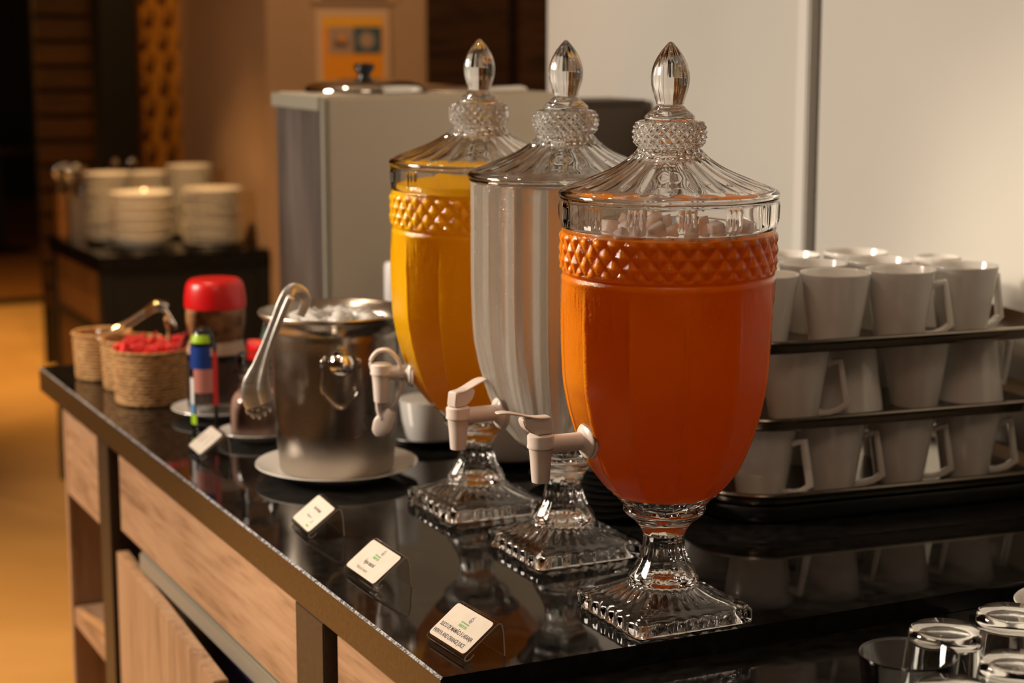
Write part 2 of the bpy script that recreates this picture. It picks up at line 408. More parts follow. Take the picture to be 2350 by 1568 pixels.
# recess and steel strip
cbox('metal_rail', (.611, 1.42, .716), (.634, 2.43, .743), M['alu'], .003)
cbox('violet_cloth', (.655, 1.85, .60), (.675, 2.2, .692), M['purple'], .004)
# tilted door
d = cbox('door', (-.009+.61, -.290+1.39, .0), (.009+.61, .290+1.39, .692), M['wood_v'], .001)
d.location = (-.009, .868, .02); d.rotation_euler = (0, 0, radians(-3.2))
d2 = cbox('door', (-.009+.61, -.290+1.39, .0), (.009+.61, .290+1.39, .692), M['wood_v'], .001)
d2.location = (.010, .278, .012); d2.rotation_euler = (0, 0, radians(-.5))

top = tag(mk('granite_worktop', *(lambda: (
    [(0,0,0)], []))()), 'polished black granite worktop of the buffet with a chipped grey left edge', 'worktop')
bpy.data.objects.remove(top)
top = thing('granite_worktop', 'polished black granite worktop with a rough grey left edge line', 'worktop', (.6075, 1.3916, CT))
bm = bmesh.new()
c_ = .0022
x1, y1 = 1.575-.6075, 3.032-1.3916
sec = [(c_, 0), (0, -c_), (0, -.038), (x1, -.038), (x1, 0)]
V = [(a, y, z) for y in (0, y1) for a, z in sec]
F = [(0,1,2,3,4), (9,8,7,6,5)]+[(i, i+5, (i+1) % 5+5, (i+1) % 5) for i in range(5)]
o = mk('slab', V, F, [M['granite'], M['arris'], M['granite_side']], top, False)
for p in o.data.polygons:
    if len(p.vertices) == 4:
        if p.normal.z < .9 and p.normal.z > .3: p.material_index = 1
        elif p.normal.x < -.9: p.material_index = 2
# lower slab in front
low = thing('lower_worktop', 'lower black granite ledge in front holding the drinking glasses', 'worktop', (.6075, .6, .88))
box('slab', (0, 0, -.03), (.965, .7912, 0), M['granite'], low, bev=.001)
box('support', (.03, .02, -.88), (.88, .77, -.03), M['black'], low)

# ------------------------------------------------------------------ juice dispensers
NB = 36
BAND0, BAND1 = .331, .367
def pyr(u): u = u-math.floor(u); return 1-abs(2*u-1)
def diamond(t, z, z0, z1, n, rows, amp):
    if z < z0 or z > z1: return 0
    w = (z-z0)/(z1-z0)
    u = n*t/(2*pi)+w*rows; v = n*t/(2*pi)-w*rows
    e = min(1, min(w, 1-w)*14)
    return amp*min(pyr(u), pyr(v))*e
PH = radians(-90)-HEAD   # camera facing direction reference
def fluted_body(t, z, top=.322, n=12):
    if z > top: return 0
    p = ((t-PH-radians(6))*n/(2*pi)) % 1
    k = min(1, (top-z)/.03)
    d = -.0022*k*sin(pi*p)**.8 + .0008*k*math.exp(-((min(p, 1-p))/.035)**2)
    q = (p-.5)*2; za = top-.006-.035*q*q
    d += .0008*math.exp(-((z-za)/.0016)**2)*(1 if z > .27 else 0)
    q2 = q*1.9
    if abs(q2) < 1: d += .0007*math.exp(-((z-(top-.014-.05*q2*q2))/.0016)**2)
    return d
def neck_ribs(t, z):
    if z < .374 or z > .396: return 0
    e = min(1, min(z-.374, .396-z)/.004)
    p = ((t-PH+radians(8))*14/(2*pi)) % 1
    d = 0
    for c in (.38, .5, .62): d += math.exp(-((p-c)/.03)**2)
    return .0016*d*e
def panels18(t, z, n=17):
    p = ((t-PH-radians(9.5))*n/(2*pi)) % 1
    k = min(1, max(0, (z-.106)/.03))*(.4+.6*min(1, (.41-z)/.02 if z < .41 else 0))
    return -.0042*k*sin(pi*p)
body_lo = [(.0195,.095),(.030,.0985),(.0386,.1069),(.0419,.1103),(.0493,.1188),(.0603,.1314),(.0721,.1482),(.0829,.1734),(.0905,.1984),(.0940,.2150),(.0967,.2316),(.0984,.2645),(.0990,.2973),(.0990,.318)]
def disp_foot(par):
    n = 192
    pr = []   # (half size, z, squareness, flute)
    H_ = .0628
    def shape(t, s, q):
        # superellipse blend circle->rounded square
        c, sn = abs(cos(t)), abs(sin(t)); rs = 1/((c**22+sn**22)**(1/22)); return s*((1-q)+q*rs)
    rings = [(.0,.0400,0,0),(.010,.0395,0,0),(.017,.0365,0,0),(.024,.0310,.05,0),(.031,.0240,.4,0),(.0385,.0175,.8,0),(.0465,.0115,.97,0),(.0520,.0060,1,0),(.0545,.0015,1,0),(H_-.007,.0002,1,0),(H_-.003,0,1,0),(H_-.0005,.0012,1,.6),(H_,.003,1,1),(H_,.0085,1,1),(H_,.012,1,1),(H_-.0008,.0145,1,.8),(H_-.003,.0162,1,.2),(H_-.006,.0164,1,0),
             (.050,.0190,.97,.4),(.0465,.0215,.9,1),(.0425,.0245,.75,1.4),(.039,.0275,.5,1.5),(.036,.0302,.25,1.2),(.0335,.0328,.06,.5),(.0330,.0345,0,0),(.0333,.0365,0,0),(.0330,.0385,0,0),(.0322,.0395,0,.3),(.0312,.0430,0,1),(.0285,.0480,0,1),(.0252,.0530,0,1),(.0225,.0590,0,1),(.0205,.0650,0,1),(.0196,.0720,0,1),(.0196,.0780,0,1),(.0205,.0815,0,.4),(.0215,.0835,0,0),(.0245,.0885,0,0),(.0290,.0935,0,0),(.0345,.0975,0,0),(.0378,.1006,0,0),(.0391,.1030,0,0),(.0391,.1050,0,0),(.0382,.1068,0,2),(.0413,.1095,0,2),(.0455,.1143,0,1.2),(.0500,.1196,0,0),(.0478,.1196,0,0),(.041,.1150,0,.8),(.030,.1125,0,0),(.012,.1115,0,0),(0,.1113,0,0)]
    V, F, rows = [], [], []
    for s, z, q, fl in rings:
        if s == 0: V.append((0,0,z)); rows.append([len(V)-1]); continue
        row = []
        for j in range(n):
            t = 2*pi*j/n+pi/4; r = shape(t, s, q)
            zz = z
            if q >= .98 and fl:   # beaded plinth edge
                r += fl*.0011*sin(26*2*pi*j/n*1.0)
            elif q > 0.05 and fl:
                r *= 1-.035*fl*abs(sin(14*t))**2
            elif fl and z > .0325 and z > .04:
                r *= 1-.055*fl*abs(sin(6*t))
            x, y = r*cos(t), r*sin(t)
            V.append((x, y, zz)); row.append(len(V)-1)
        rows.append(row)
    for a, b in zip(rows[:-1], rows[1:]):
        for j in range(n):
            k = (j+1) % n
            if len(a) == 1: F.append((a[0], b[j], b[k]))
            elif len(b) == 1: F.append((a[j], b[0], a[k]))
            else: F.append((a[j], a[k], b[k], b[j]))
    return sharp(mk('foot', V, F, M['glass'], par), 60)
def disp_lid(par, zoff=0):
    outer = [(.1000,.3985),(.1013,.3995),(.1015,.4010),(.1009,.4027),(.0985,.4047),(.0894,.4087),(.0778,.4131),(.0662,.4178),(.0558,.4222),(.0466,.4270),(.0390,.4322),(.0325,.4377),(.0288,.4425)]
    outer = [outer[0], outer[1], outer[2], outer[3]]+smoothprof(outer[3:], 3)[1:]
    k0, k1 = .4430, .4672
    nrow = 34
    band = [(.0275+.0042*sin(pi*i/nrow)**.6, k0+(k1-k0)*i/nrow) for i in range(nrow+1)]
    capr = [(.0225,.4678),(.0232,.4692),(.0230,.4712),(.0212,.4728),(.0185,.4752),(.0150,.4780),(.0136,.4796),(.0126,.4808),(.0040,.4812),(.0,.4812)]
    inner = [(.0,.4230),(.006,.4232),(.011,.4260),(.020,.4330),(.0275,.4355),(.035,.4300),(.046,.4225),(.058,.4160),(.072,.4105),(.084,.4065),(.093,.4035),(.0955,.4015),(.0955,.3950),(.0975,.3945),(.0980,.3985)]
    prof = inner+outer+band+capr
    n0, n1, n2 = len(inner), len(inner)+len(outer), len(inner)+len(outer)+len(band)
    def rf(t, r, z, i):
        if n0+3 < i < n1-1:
            w = (z-.4047)/(.4425-.4047); a = min(1, max(0, w*6))*min(1, (1-w)*8+.3)
            r2 = r*(1-.050*a*abs(sin(12*t))**1.0)
            return (r2*cos(t), r2*sin(t), z)
        if n1 <= i < n2:
            r2 = r+diamond(t, z, k0, k1, 24, 2.6, .0032); return (r2*cos(t), r2*sin(t), z)
        return (r*cos(t), r*sin(t), z)
    lid = mk('lid', *grid_lathe(prof, 288, rf), M['glass'], par); sharp(lid, 65)
    if zoff: lid.location.z = zoff
    fin = [(.0,.4813),(.0110,.4813),(.0123,.4822),(.0128,.4850),(.0140,.4890),(.0156,.4940),(.0167,.4995),(.0171,.5055),(.0166,.5110),(.0153,.5165),(.0133,.5215),(.0107,.5262),(.0078,.5305),(.0046,.5345),(.0018,.5376),(.0,.5384)]
    def ff(t, r, z, i):
        r2 = r*(1.03-.06*abs(sin(6*t)))
        return (r2*cos(t), r2*sin(t), z)
    f_ = mk('finial', *grid_lathe(fin[:2]+smoothprof(fin[1:], 3)[1:], 72, ff), M['glass'], lid); sharp(f_, 60)
    return lid
def body_r(z):
    for (a, b), (c, d_) in zip(body_lo[:-1], body_lo[1:]):
        if b <= z <= d_: return a+(c-a)*(z-b)/(d_-b)
    return .08
def faucet(par, z, rpos, kind, lev=0, az=0, plen=.040):
    """attached on -X side of the tank"""
    f = lathe('faucet', [(0,0),(.0085,0),(.0085,plen),(0,plen)], M['faucet'], par, 32)
    f.location = (-(rpos-.001)*cos(az), -(rpos-.001)*sin(az), z); f.rotation_euler = (Matrix.Rotation(az, 3, 'Z') @ Matrix.Rotation(-pi/2, 3, 'Y')).to_euler()
    # local +Z of f points to -X ; sub-parts in same frame via a matrix
    def sub(o): o.parent = f; o.matrix_parent_inverse = Matrix.Rotation(pi/2, 4, 'Y'); return o
    s1 = sub(lathe('flange', [(0,0),(.0150,0),(.0163,.0006),(.0165,.0018),(.0155,.0032),(.0120,.0042),(.0100,.0058),(.0086,.0075),(0,.0075)], M['faucet'], None, 48)); s1.matrix_parent_inverse = Matrix()
    w = sub(lathe('washer', [(0,-.003),(.0175,-.003),(.0178,-.001),(.0165,.0),(0,.0)], M['faucet'], None, 40)); w.matrix_parent_inverse = Matrix()
    X = -(plen+.008)
    vb = sub(lathe('valve_body', smoothprof([(0,-.0345),(.0070,-.0345),(.0080,-.0340)],1)+[(.0083,-.0325),(.0098,-.012),(.0108,-.0035),(.0112,-.0022),(.0124,-.0018),(.0126,-.0005),(.0122,.0010),(.0124,.0080),(.0121,.0095),(.0112,.0102),(0,.0105)], M['faucet'], None, 40)); vb.location = (X, 0, 0)
    if kind == 'lever':
        # profile x outward(-X). build in +x = outward then rotate
        wedge = [(.0205,.0160),(.0195,.0105),(.0160,.0055),(.0110,.0022),(.0050,.0),(-.0100,.0006),(-.0105,.0040),(-.0085,.0165),(.004,.0168),(.012,.018)]
        l = sub(prism('lever', wedge, .0125, M['faucet'], None, bev=.0012))
        l.location = (X, 0, .0105); l.rotation_euler = (0, 0, pi+lev)
        pad = [(-.0090,.0168,0),(-.002,.0166,0),(.006,.0172,0),(.016,.0196,0),(.028,.0232,0),(.038,.0250,0),(.0455,.0245,0)]
        V, F = [], []
        hw = [.0068,.0072,.0072,.0070,.0076,.0080,.0050]
        for i, (x, zz, _) in enumerate(pad):
            for yy, dz in ((-hw[i], 0), (0, -.0008), (hw[i], 0), (hw[i], -.0022), (0, -.003), (-hw[i], -.0022)): V.append((x, yy, zz+dz))
        for i in range(len(pad)-1):
            for j in range(6): F.append((i*6+j, i*6+(j+1) % 6, i*6+6+(j+1) % 6, i*6+6+j))
        F.append(tuple(range(6))); F.append(tuple((len(pad)-1)*6+j for j in range(6)))
        p_ = sub(mk('lever_paddle', V, F, M['faucet'])); p_.location = (X, 0, .0105); p_.rotation_euler = (0, 0, pi+lev)
        md = p_.modifiers.new('s', 'SUBSURF'); md.levels = 2; md.render_levels = 2
    else:
        pts = [(-.011,0,.004),(-.012,0,.014),(-.004,0,.0245),(.008,0,.026),(.019,0,.016),(.0235,0,.0),(.023,0,-.016),(.0185,0,-.032),(.012,0,-.041)]
        l = sub(tube('lever', pts, [.0035,.0042,.0046,.0046,.004,.0036,.0034,.0034,.003], M['faucet'], None, 12, flat=.55)); l.location = (X, 0, 0)
        l.rotation_euler = (0, 0, radians(-12))
        st = sub(tube('lever_stem', [(-.004,0,-.034),(-.003,0,-.045),(.001,0,-.055)], .0028, M['faucet'], None, 10)); st.location = (X, 0, 0)
        pd = sub(tube('lever_paddle', [(0.012,0,-.044),(.007,0,-.052),(.002,0,-.061),(-.001,0,-.069),(-.001,0,-.075)], [.0045,.0100,.0118,.0100,.004], M['faucet'], None, 20, flat=.22, up=(0,1,0))); pd.location = (X, 0, 0)
        pd.rotation_euler = (0, 0, radians(-12)); st.rotation_euler = (0, 0, radians(-12))
    return f
Fv0 = Vector((sin(HEAD), cos(HEAD), 0))
def dispenser(name, label, loc, jm, level, icem=None, plain=False, faucet_kind='lever', lev=0, fz=.177, az=0, plen=.040, tilt=0):
    t = thing(name, label, 'drink dispenser', loc)
    disp_foot(t)
    if not plain:
        # lower tank wall (thin, filled)
        pr = [q for q in smoothprof(body_lo, 3) if q[1] > .1192]
        zb = BAND0
        low_ = pr+[(.0990,.3215),(.0994,.3245),(.0984,.3262),(.0976,.328),(.0984,.3295),(.0990,BAND0)]
        nb = 32
        low_ += [(.0982, BAND0+(BAND1-BAND0)*i/nb) for i in range(1, nb+1)]
        low_ += [(.0985,.3685),(.0980,.3705)]
        def rf(tt, r, z, i):
            r2 = r
            if r > .03: r2 = r+fluted_body(tt, z)
            r2 += diamond(tt, z, BAND0, BAND1, NB, 1.75, .0030)
            return (r2*cos(tt), r2*sin(tt), z)
        V, F = grid_lathe(low_, 432, rf)
        tank = mk('tank', V, F, M['wall_glass'], t); sharp(tank, 70)
        # upper clear neck ring : real thickness
        up_out = [(.0945,.3700),(.0980,.3702),(.0992,.3712),(.0993,.3735)]+[(.0993+.00009*i, .3735+(.396-.3735)*i/10) for i in range(1, 11)]+[(.1006,.3965),(.1006,.3978),(.0995,.3983),(.0955,.3983),(.0945,.3975)]
        up_in = [(.0943,.394),(.0940,.388),(.0938,.380),(.0940,.3715),(.0945,.3700)]
        def rf2(tt, r, z, i):
            r2 = r+(neck_ribs(tt, z) if i < 15 else 0)
            return (r2*cos(tt), r2*sin(tt), z)
        V, F = grid_lathe(up_out+up_in, 360, rf2)
        nk = mk('tank_neck', V, F, M['glass'], t); sharp(nk, 60)
        # juice
        if level > .371:
            jp = [(0, .1118),(.030,.1130),(.040,.1155)]+[(max(.002, r-.0012), z) for r, z in low_ if z > .1190]
            jp += [(.0930,.3712),(.0930, level-.001),(.0925, level),(.05, level+.0004),(0, level)]
        else:
            jp = [(0, .1118),(.030,.1130),(.040,.1155)]+[(max(.002, r-.0012), z) for r, z in low_ if .1190 < z < level]
            jp += [(.0955, level),(.05, level),(0, level)]
        def rf3(tt, r, z, i):
            r2 = r
            if r > .03 and z < .3705 and z < level-.001: r2 = r+fluted_body(tt, z)+diamond(tt, z, BAND0, BAND1, NB, 1.75, .0028)
            return (r2*cos(tt), r2*sin(tt), z)
        V, F = grid_lathe(jp, 288, rf3)
        j_ = mk('juice', V, F, jm, t); sharp(j_, 60)
        lz = 0
    else:
        pr = [q for q in smoothprof(body_lo, 3) if q[1] > .1192]+[(.0990,.33),(.0990,.35),(.0990,.37),(.0990,.385),(.0990,.392),(.0992,.3945),(.0985,.3955)]
        def rf(tt, r, z, i):
            r2 = r+(panels18(tt, z) if r > .03 else 0)
            return (r2*cos(tt), r2*sin(tt), z)
        V, F = grid_lathe(pr, 17*24, rf)
        tank = mk('tank', V, F, M['wall_glass_misted'], t); sharp(tank, 70)
        rim = [(.0935,.3950),(.0985,.3950),(.1000,.3958),(.1003,.3970),(.0995,.3983),(.0940,.3983),(.0935,.3950)]
        mk('tank_neck', *grid_lathe(rim, 128), M['glass'], t)
        jp = [(0, .1118),(.030,.1130),(.040,.1155)]+[(max(.002, r-.0015), z) for r, z in pr if .1190 < z < .393]+[(.0955,.3935),(0,.3935)]
        V, F = grid_lathe(jp, 17*16, rf)
        j_ = mk('water', V, F, jm, t); sharp(j_, 60)
    disp_lid(t)
    faucet(t, fz, body_r(fz), faucet_kind, lev, az, plen)
    if tilt: t.rotation_euler = Matrix.Rotation(tilt, 3, Fv0).to_euler()
    if icem:
        rr = random.Random(3)
        for i in range(11):
            a = rr.uniform(0, 2*pi) if i > 5 else PH+radians(-55+22*i); R = .062+rr.uniform(0, .018) if i < 6 else rr.uniform(.0, .045)
            bmx = bmesh.new(); bmesh.ops.create_cube(bmx, size=.030); bmesh.ops.bevel(bmx, geom=bmx.edges[:], offset=.009, segments=4, affect='EDGES')
            for v in bmx.verts:
                n_ = v.co.normalized(); v.co = Vector((v.co.x*1.15, v.co.y*.95, v.co.z*.9))*(1+.05*sin(5*n_.x+i)+.05*cos(6*n_.y+2*i))
            me = bpy.data.meshes.new('ice_cube'); bmx.to_mesh(me); bmx.free()
            o = link('ice_cube', me, icem, t); o.location = (R*cos(a), R*sin(a), level+.001); o.rotation_euler = (rr.uniform(-.4,.4), rr.uniform(-.4,.4), rr.uniform(0, 6))
    return t
dispenser('juice_dispenser', 'front glass urn dispenser full of reddish papaya and orange juice', (.8695, 1.4613, CT), M['papaya'], .366, M['ice_pink'])
dispenser('water_dispenser', 'middle glass urn dispenser of iced water with misted fluted sides', (.885, 1.6962, CT), M['water'], .39, None, True, 'lever', radians(-156), .157)
dispenser('juice_dispenser', 'rear glass urn dispenser full of bright yellow orange juice', (.8766, 1.9010, CT), M['orange'], .378, None, False, 'bail', 0, .160, radians(-20), .026, radians(.6))

# ------------------------------------------------------------------ card holders
def text_mesh(txt, size, m, parent, loc, sx=1.0, bold=0.0, align='CENTER', name='lettering'):
    cu = bpy.data.curves.new('t', 'FONT'); cu.body = txt; cu.size = size; cu.align_x = align; cu.align_y = 'CENTER'; cu.offset = bold; cu.extrude = .00004
    o = bpy.data.objects.new('t', cu); COL.objects.link(o)
    dg = bpy.context.evaluated_depsgraph_get(); me = bpy.data.meshes.new_from_object(o.evaluated_get(dg))
    bpy.data.objects.remove(o)
    q = bpy.data.objects.new(name, me); COL.objects.link(q); me.materials.clear(); me.materials.append(m)
    q.parent = parent; q.location = loc; q.scale = (sx, 1, 1); return q
def card(loc, rz, w, label, kind):
    t = thing('card_holder', label, 'sign', loc, rz)
    # sheet profile in (y,z)
    pf = [(.0192,0),(.0178,.022),(.0165,.0280),(.0150,.0302),(.0128,.0304),(.0105,.0290),(-.0195,.0062),(-.0212,.0042),(-.0206,.0022),(-.0186,.0014),(-.0150,.0030),(-.0120,.0062)]
    th = .0013; n = len(pf); pts = [Vector((0, a, b)) for a, b in pf]; V, F = [], []
    for i, p in enumerate(pts):
        d_ = (pts[min(i+1, n-1)]-pts[max(i-1, 0)]).normalized(); nn = Vector((0, -d_.z, d_.y))
        for s, x in ((1, -w/2), (1, w/2), (-1, w/2), (-1, -w/2)): V.append((x, p.y+nn.y*s*th/2, p.z+nn.z*s*th/2))
    for i in range(n-1):
        for j in range(4): F.append((i*4+j, i*4+(j+1) % 4, i*4+4+(j+1) % 4, i*4+4+j))
    F.append((0,1,2,3)); F.append(tuple((n-1)*4+j for j in range(4)))
    st_ = sharp(mk('acrylic_stand', V, F, [M['acrylic'], M['acrylic_edge']], t), 35)
    for p_ in st_.data.polygons:
        if abs(p_.normal.x) > .8 or p_.index >= len(st_.data.polygons)-2: p_.material_index = 1
    sl = atan2(.0290-.0062, .0105+.0195); L = sqrt(.0300**2+.0228**2)+.003
    hw, hh, r = w/2-.002, L/2-.001, .004
    poly = []
    for cx_, cy_, a0 in ((hw-r, hh-r, 0), (-hw+r, hh-r, 90), (-hw+r, -hh+r, 180), (hw-r, -hh+r, 270)):
        for k in range(5): a = radians(a0+22.5*k); poly.append((cx_+r*cos(a), cy_+r*sin(a)))
    V = [(x, y, z) for z in (0, .0005) for x, y in poly]; N_ = len(poly)
    F = [tuple(range(N_))[::-1], tuple(range(N_, 2*N_))]+[(i, (i+1) % N_, N_+(i+1) % N_, N_+i) for i in range(N_)]
    pc = mk('paper_card', V, F, M['paper'], t, False)
    pc.location = (0, -.0045-sin(sl)*.0012, .0176+cos(sl)*.0012+.0002); pc.rotation_euler = (sl, 0, 0)
    z = .00056
    def logo(x, y, s, rot=0):
        e = bpy.data.objects
        V, F = [], []
        n = 28
        for i in range(n):
            a = 2*pi*i/n
            for R_ in (1, .72): V.append((s*(x/s+.52*R_*cos(a)), s*(y/s+.62*R_*sin(a)), z))
        F = [(2*i, (2*i+2) % (2*n), (2*i+3) % (2*n), 2*i+1) for i in range(n)]
        b = len(V)
        V += [(x-.10*s, y+.55*s, z), (x+.12*s, y+.55*s, z), (x+.28*s, y+1.05*s, z), (x+.10*s, y+.95*s, z)]; F.append((b, b+1, b+2, b+3))
        b = len(V); V += [(x-.3*s, y-.1*s, z), (x, y-.35*s, z), (x+.3*s, y-.02*s, z), (x+.05*s, y+.1*s, z), (x+.02*s, y+.35*s, z), (x-.08*s, y+.05*s, z)]
        F.append((b, b+1, b+2, b+3, b+4, b+5))
        mk('emblem', V, F, M['blue_ink'], pc, False)
    if kind == 3:
        logo(.0045, .0105, .0050)
        text_mesh('são fernando', .0030, M['green'], pc, (.0005, .0055, z), .95, .00004)
        text_mesh('marcos', .0058, M['green'], pc, (.0005, .0022, z), .85, .00012)
        text_mesh('SUCO DE MAMÃO E LARANJA', .0062, M['ink'], pc, (-.001, -.0052, z), .72, .00010)
        text_mesh('PAPAYA AND ORANGE JUICE', .0062, M['ink'], pc, (-.003, -.0137, z), .72, .00010)
    elif kind == 2:
        logo(.0035, .0125, .0050)
        text_mesh('são fernando', .0028, M['green'], pc, (0, .0072, z), .95, .00006)
        text_mesh('marcos', .0056, M['green'], pc, (0, .0042, z), .85, .00012)
        text_mesh('Água natural', .0068, M['ink'], pc, (-.002, -.0040, z), .72, .0001)
        text_mesh('Natural water', .0056, M['ink_grey'], pc, (-.005, -.0128, z), .85)
    elif kind == 1:
        text_mesh('Suco de laranja', .0056, M['ink'], pc, (.0, .0062, z), .72, .0001)
        text_mesh('Orange juice', .0046, M['ink_grey'], pc, (-.002, -.0050, z), .72)
        logo(.0165, -.0085, .0036)
        text_mesh('marcos', .0042, M['green'], pc, (.0160, -.0145, z), .8, .0001)
    else:
        for yy in (.018, .006): 
            q = text_mesh('Açúcar', .0060, M['ink_grey'], pc, (-.030+.5*(.018-yy)+.012, 0, z), .8, .0002); q.rotation_euler = (0, 0, pi/2); q.location = (-.022 if yy > .01 else -.008, 0, z)
        q = text_mesh('marcos', .0044, M['green'], pc, (.012, -.002, z), .8, .0001); q.rotation_euler = (0, 0, pi/2)
        logo(.013, .008, .0030)
    return t
def cpos(cx_, cy_, ang):   # front edge centre -> origin
    a = radians(ang); return (cx_+.0205*cos(a+pi/2), cy_+.0205*sin(a+pi/2), CT)
card(cpos(.640, 1.453, -87.6), radians(-87.0), .074, 'clear card holder reading papaya and orange juice, nearest the counter corner', 3)
card(cpos(.647, 1.684, -90), radians(-89.5), .079, 'clear card holder reading Água natural, between the other two juice cards', 2)
card(cpos(.657, 1.889, -94), radians(-94.5), .071, 'clear card holder with an upside-down orange juice card before the bucket plate', 1)
card(cpos(.656, 2.300, -93), radians(-93), .066, 'small blurred card holder in front of the clear bottle', 0)

# ------------------------------------------------------------------ ice bucket
BX, BY = .788, 2.124
pl = lathe('serving_plate', [(0,.003),(.050,.003),(.052,0),(.056,0),(.058,.003),(.075,.006),(.098,.0135),(.1015,.0155),(.1010,.0168),(.0975,.0160),(.076,.0090),(.070,.0078),(0,.0078)], M['china'], None, 96, loc=(BX, BY, CT))
tag(pl, 'round white plate underneath the steel ice bucket', 'plate')
b = thing('ice_bucket', 'stainless steel ice bucket with ring handle and frosty base', 'ice bucket', (BX, BY, CT+.0078))
R_Z = HEAD
bo = [(0,.0),(.066,.0),(.0700,.0015),(.0713,.004),(.0743,.045),(.0773,.100),(.0788,.150),(.0792,.168),(.0800,.172),(.0795,.176),(.0805,.180),(.0850,.188),(.0905,.193),(.0935,.196),(.0945,.1985),(.0935,.2005),(.0915,.1998),(.0880,.1960),(.0820,.190),(.0778,.182),(.0770,.168),(.0745,.100),(.0715,.045),(.069,.006),(0,.004)]
lathe('body', bo, M['bucket'], b, 96)
def around(az, r, z): a = PH+radians(az); return (r*cos(a), r*sin(a), z)
hz = .158-.0078
for az in (10, 190):
    kn = lathe('handle_knob', [(0,-.004),(.006,-.004),(.007,.0)]+[(.0155*sin(radians(a)), .0125-.0155*cos(radians(a))) for a in range(30, 181, 15)], M['chrome'], b, 32)
    kn.location = around(az, .0778, hz-.002); kn.rotation_euler = Vector((cos(PH+radians(az)), sin(PH+radians(az)), 0)).to_track_quat('Z', 'Y').to_euler()
    A = PH+radians(az); T = Vector((-sin(A), cos(A), 0)); N_ = Vector((cos(A), sin(A), 0)); c0 = N_*.083+Vector((0,0,hz))
    pts = [c0+T*u+Vector((0,0,w))+N_*(-.002*(1 if w < -.02 else 0)) for u, w in ((-.018,.002),(-.0225,.0),(-.0228,-.012),(-.0222,-.036),(-.012,-.050),(0,-.058),(.012,-.050),(.0222,-.036),(.0228,-.012),(.0225,0),(.018,.002))]
    tube('ring_handle', pts, .0019, M['steel'], b, 8, n=3)
rr = random.Random(5)
for i in range(34):
    a = rr.uniform(0, 2*pi); R = sqrt(rr.random())*.058
    bmx = bmesh.new(); bmesh.ops.create_cube(bmx, size=.026); bmesh.ops.bevel(bmx, geom=bmx.edges[:], offset=.006, segments=3, affect='EDGES')
    me = bpy.data.meshes.new('ice_cube'); bmx.to_mesh(me); bmx.free()
    o = link('ice_cube', me, M['ice']); o.location = (BX+R*cos(a), BY+R*sin(a), CT+.0078+.176+.010*(1-R/.07)+rr.uniform(-.004,.006)); o.rotation_euler = (rr.uniform(0,3), rr.uniform(0,3), rr.uniform(0,3))
    tag(o, 'ice cube in the steel ice bucket', 'ice cube', 'ice cubes in the bucket')
Rv = Vector((cos(HEAD), -sin(HEAD), 0)); Fv = Vector((sin(HEAD), cos(HEAD), 0))
def camloc(r, toward, z): return Vector((BX, BY, 0))+Rv*r-Fv*toward+Vector((0,0,z))
def tongs(label, arm1, arm2, bend, claw_dir, name='tongs'):
    pass
tg = thing('ice_tongs', 'steel claw tongs hooked over the ice bucket rim', 'tongs', (BX, BY, CT))
def tl(p): return p-Vector((BX, BY, CT))
arm_a = [tl(camloc(*p)) for p in ((-.033,.078,1.112),(-.026,.082,1.130),(-.030,.088,1.142),(-.040,.094,1.146),(-.050,.098,1.134),(-.060,.100,1.110),(-.072,.101,1.080),(-.082,.101,1.055),(-.088,.100,1.035),(-.089,.099,1.018),(-.086,.098,1.004))]
tube('arm', arm_a, [.005,.006,.0075,.0075,.006,.0055,.0055,.007,.0125,.0145,.011], M['tong'], tg, 14, flat=.22, up=tuple(-Fv))
arm_c = [tl(camloc(*p)) for p in ((-.040,.106,1.140),(-.050,.110,1.118),(-.062,.112,1.088),(-.071,.111,1.058),(-.074,.110,1.030),(-.070,.108,1.012))]
tube('arm', arm_c, [.0045,.004,.0035,.004,.008,.009], M['tong'], tg, 12, flat=.3, up=tuple(-Fv))
for i, (r_, z_) in enumerate(((-.096,1.000),(-.090,.995),(-.083,.994),(-.076,.998),(-.070,1.003))):
    p = tl(camloc(r_, .096, z_)); tube('claw_tooth', [p+Vector((0,0,.012)), p, p+Fv*.006+Vector((0,0,-.004))], [.003,.0026,.0016], M['tong'], tg, 8)

# ------------------------------------------------------------------ jars and bottle
def saucer(loc, r, label, m='china'):
    s = r/.0630
    o = lathe('saucer', [(a*s, z) for a, z in [(0,.002),(.030,.002),(.031,0),(.034,0),(.036,.002),(.050,.006),(.0615,.011),(.0630,.0125),(.0625,.0135),(.058,.0122),(.045,.0078),(.026,.0055),(0,.0055)]], M[m], None, 64, loc=loc)
    return tag(o, label, 'saucer')
jx, jy = .764, 2.549
saucer((jx-.002, jy-.012, CT), .068, 'white saucer under the tall coffee jar with the red lid')
J = thing('coffee_jar', 'tall coffee jar with a bright red screw lid', 'jar', (jx, jy, CT+.0055))
gp = smoothprof([(.040,.0),(.0425,.003),(.0425,.050),(.0420,.085),(.0385,.100),(.0395,.110),(.0425,.128),(.0432,.145),(.042,.152)], 3)
lathe('glass_body', [(0,0)]+gp, M['thin'], J, 64)
lathe('coffee', [(0,.078)]+[(r-.0015, z) for r, z in gp if z > .078 and z < .15]+[(.040,.150),(0,.150)], M['coffee'], J, 48)
lathe('label', [(r+.0003, z) for r, z in gp if .004 < z < .078], M['coffee_dark'], J, 64)
lathe('label', [(r+.0004, z) for r, z in gp if .078 < z < .106], M['label_tan'], J, 64)
lathe('lid', smoothprof([(.0435,.150),(.0440,.1515),(.0440,.160),(.0430,.172),(.0405,.1835),(.036,.1895),(.030,.1912),(0,.1915)], 3), M['red'], J, 64)
sx_, sy_ = .762, 2.362
saucer((sx_, sy_, CT), .052, 'white saucer under the small jar of brown powder')
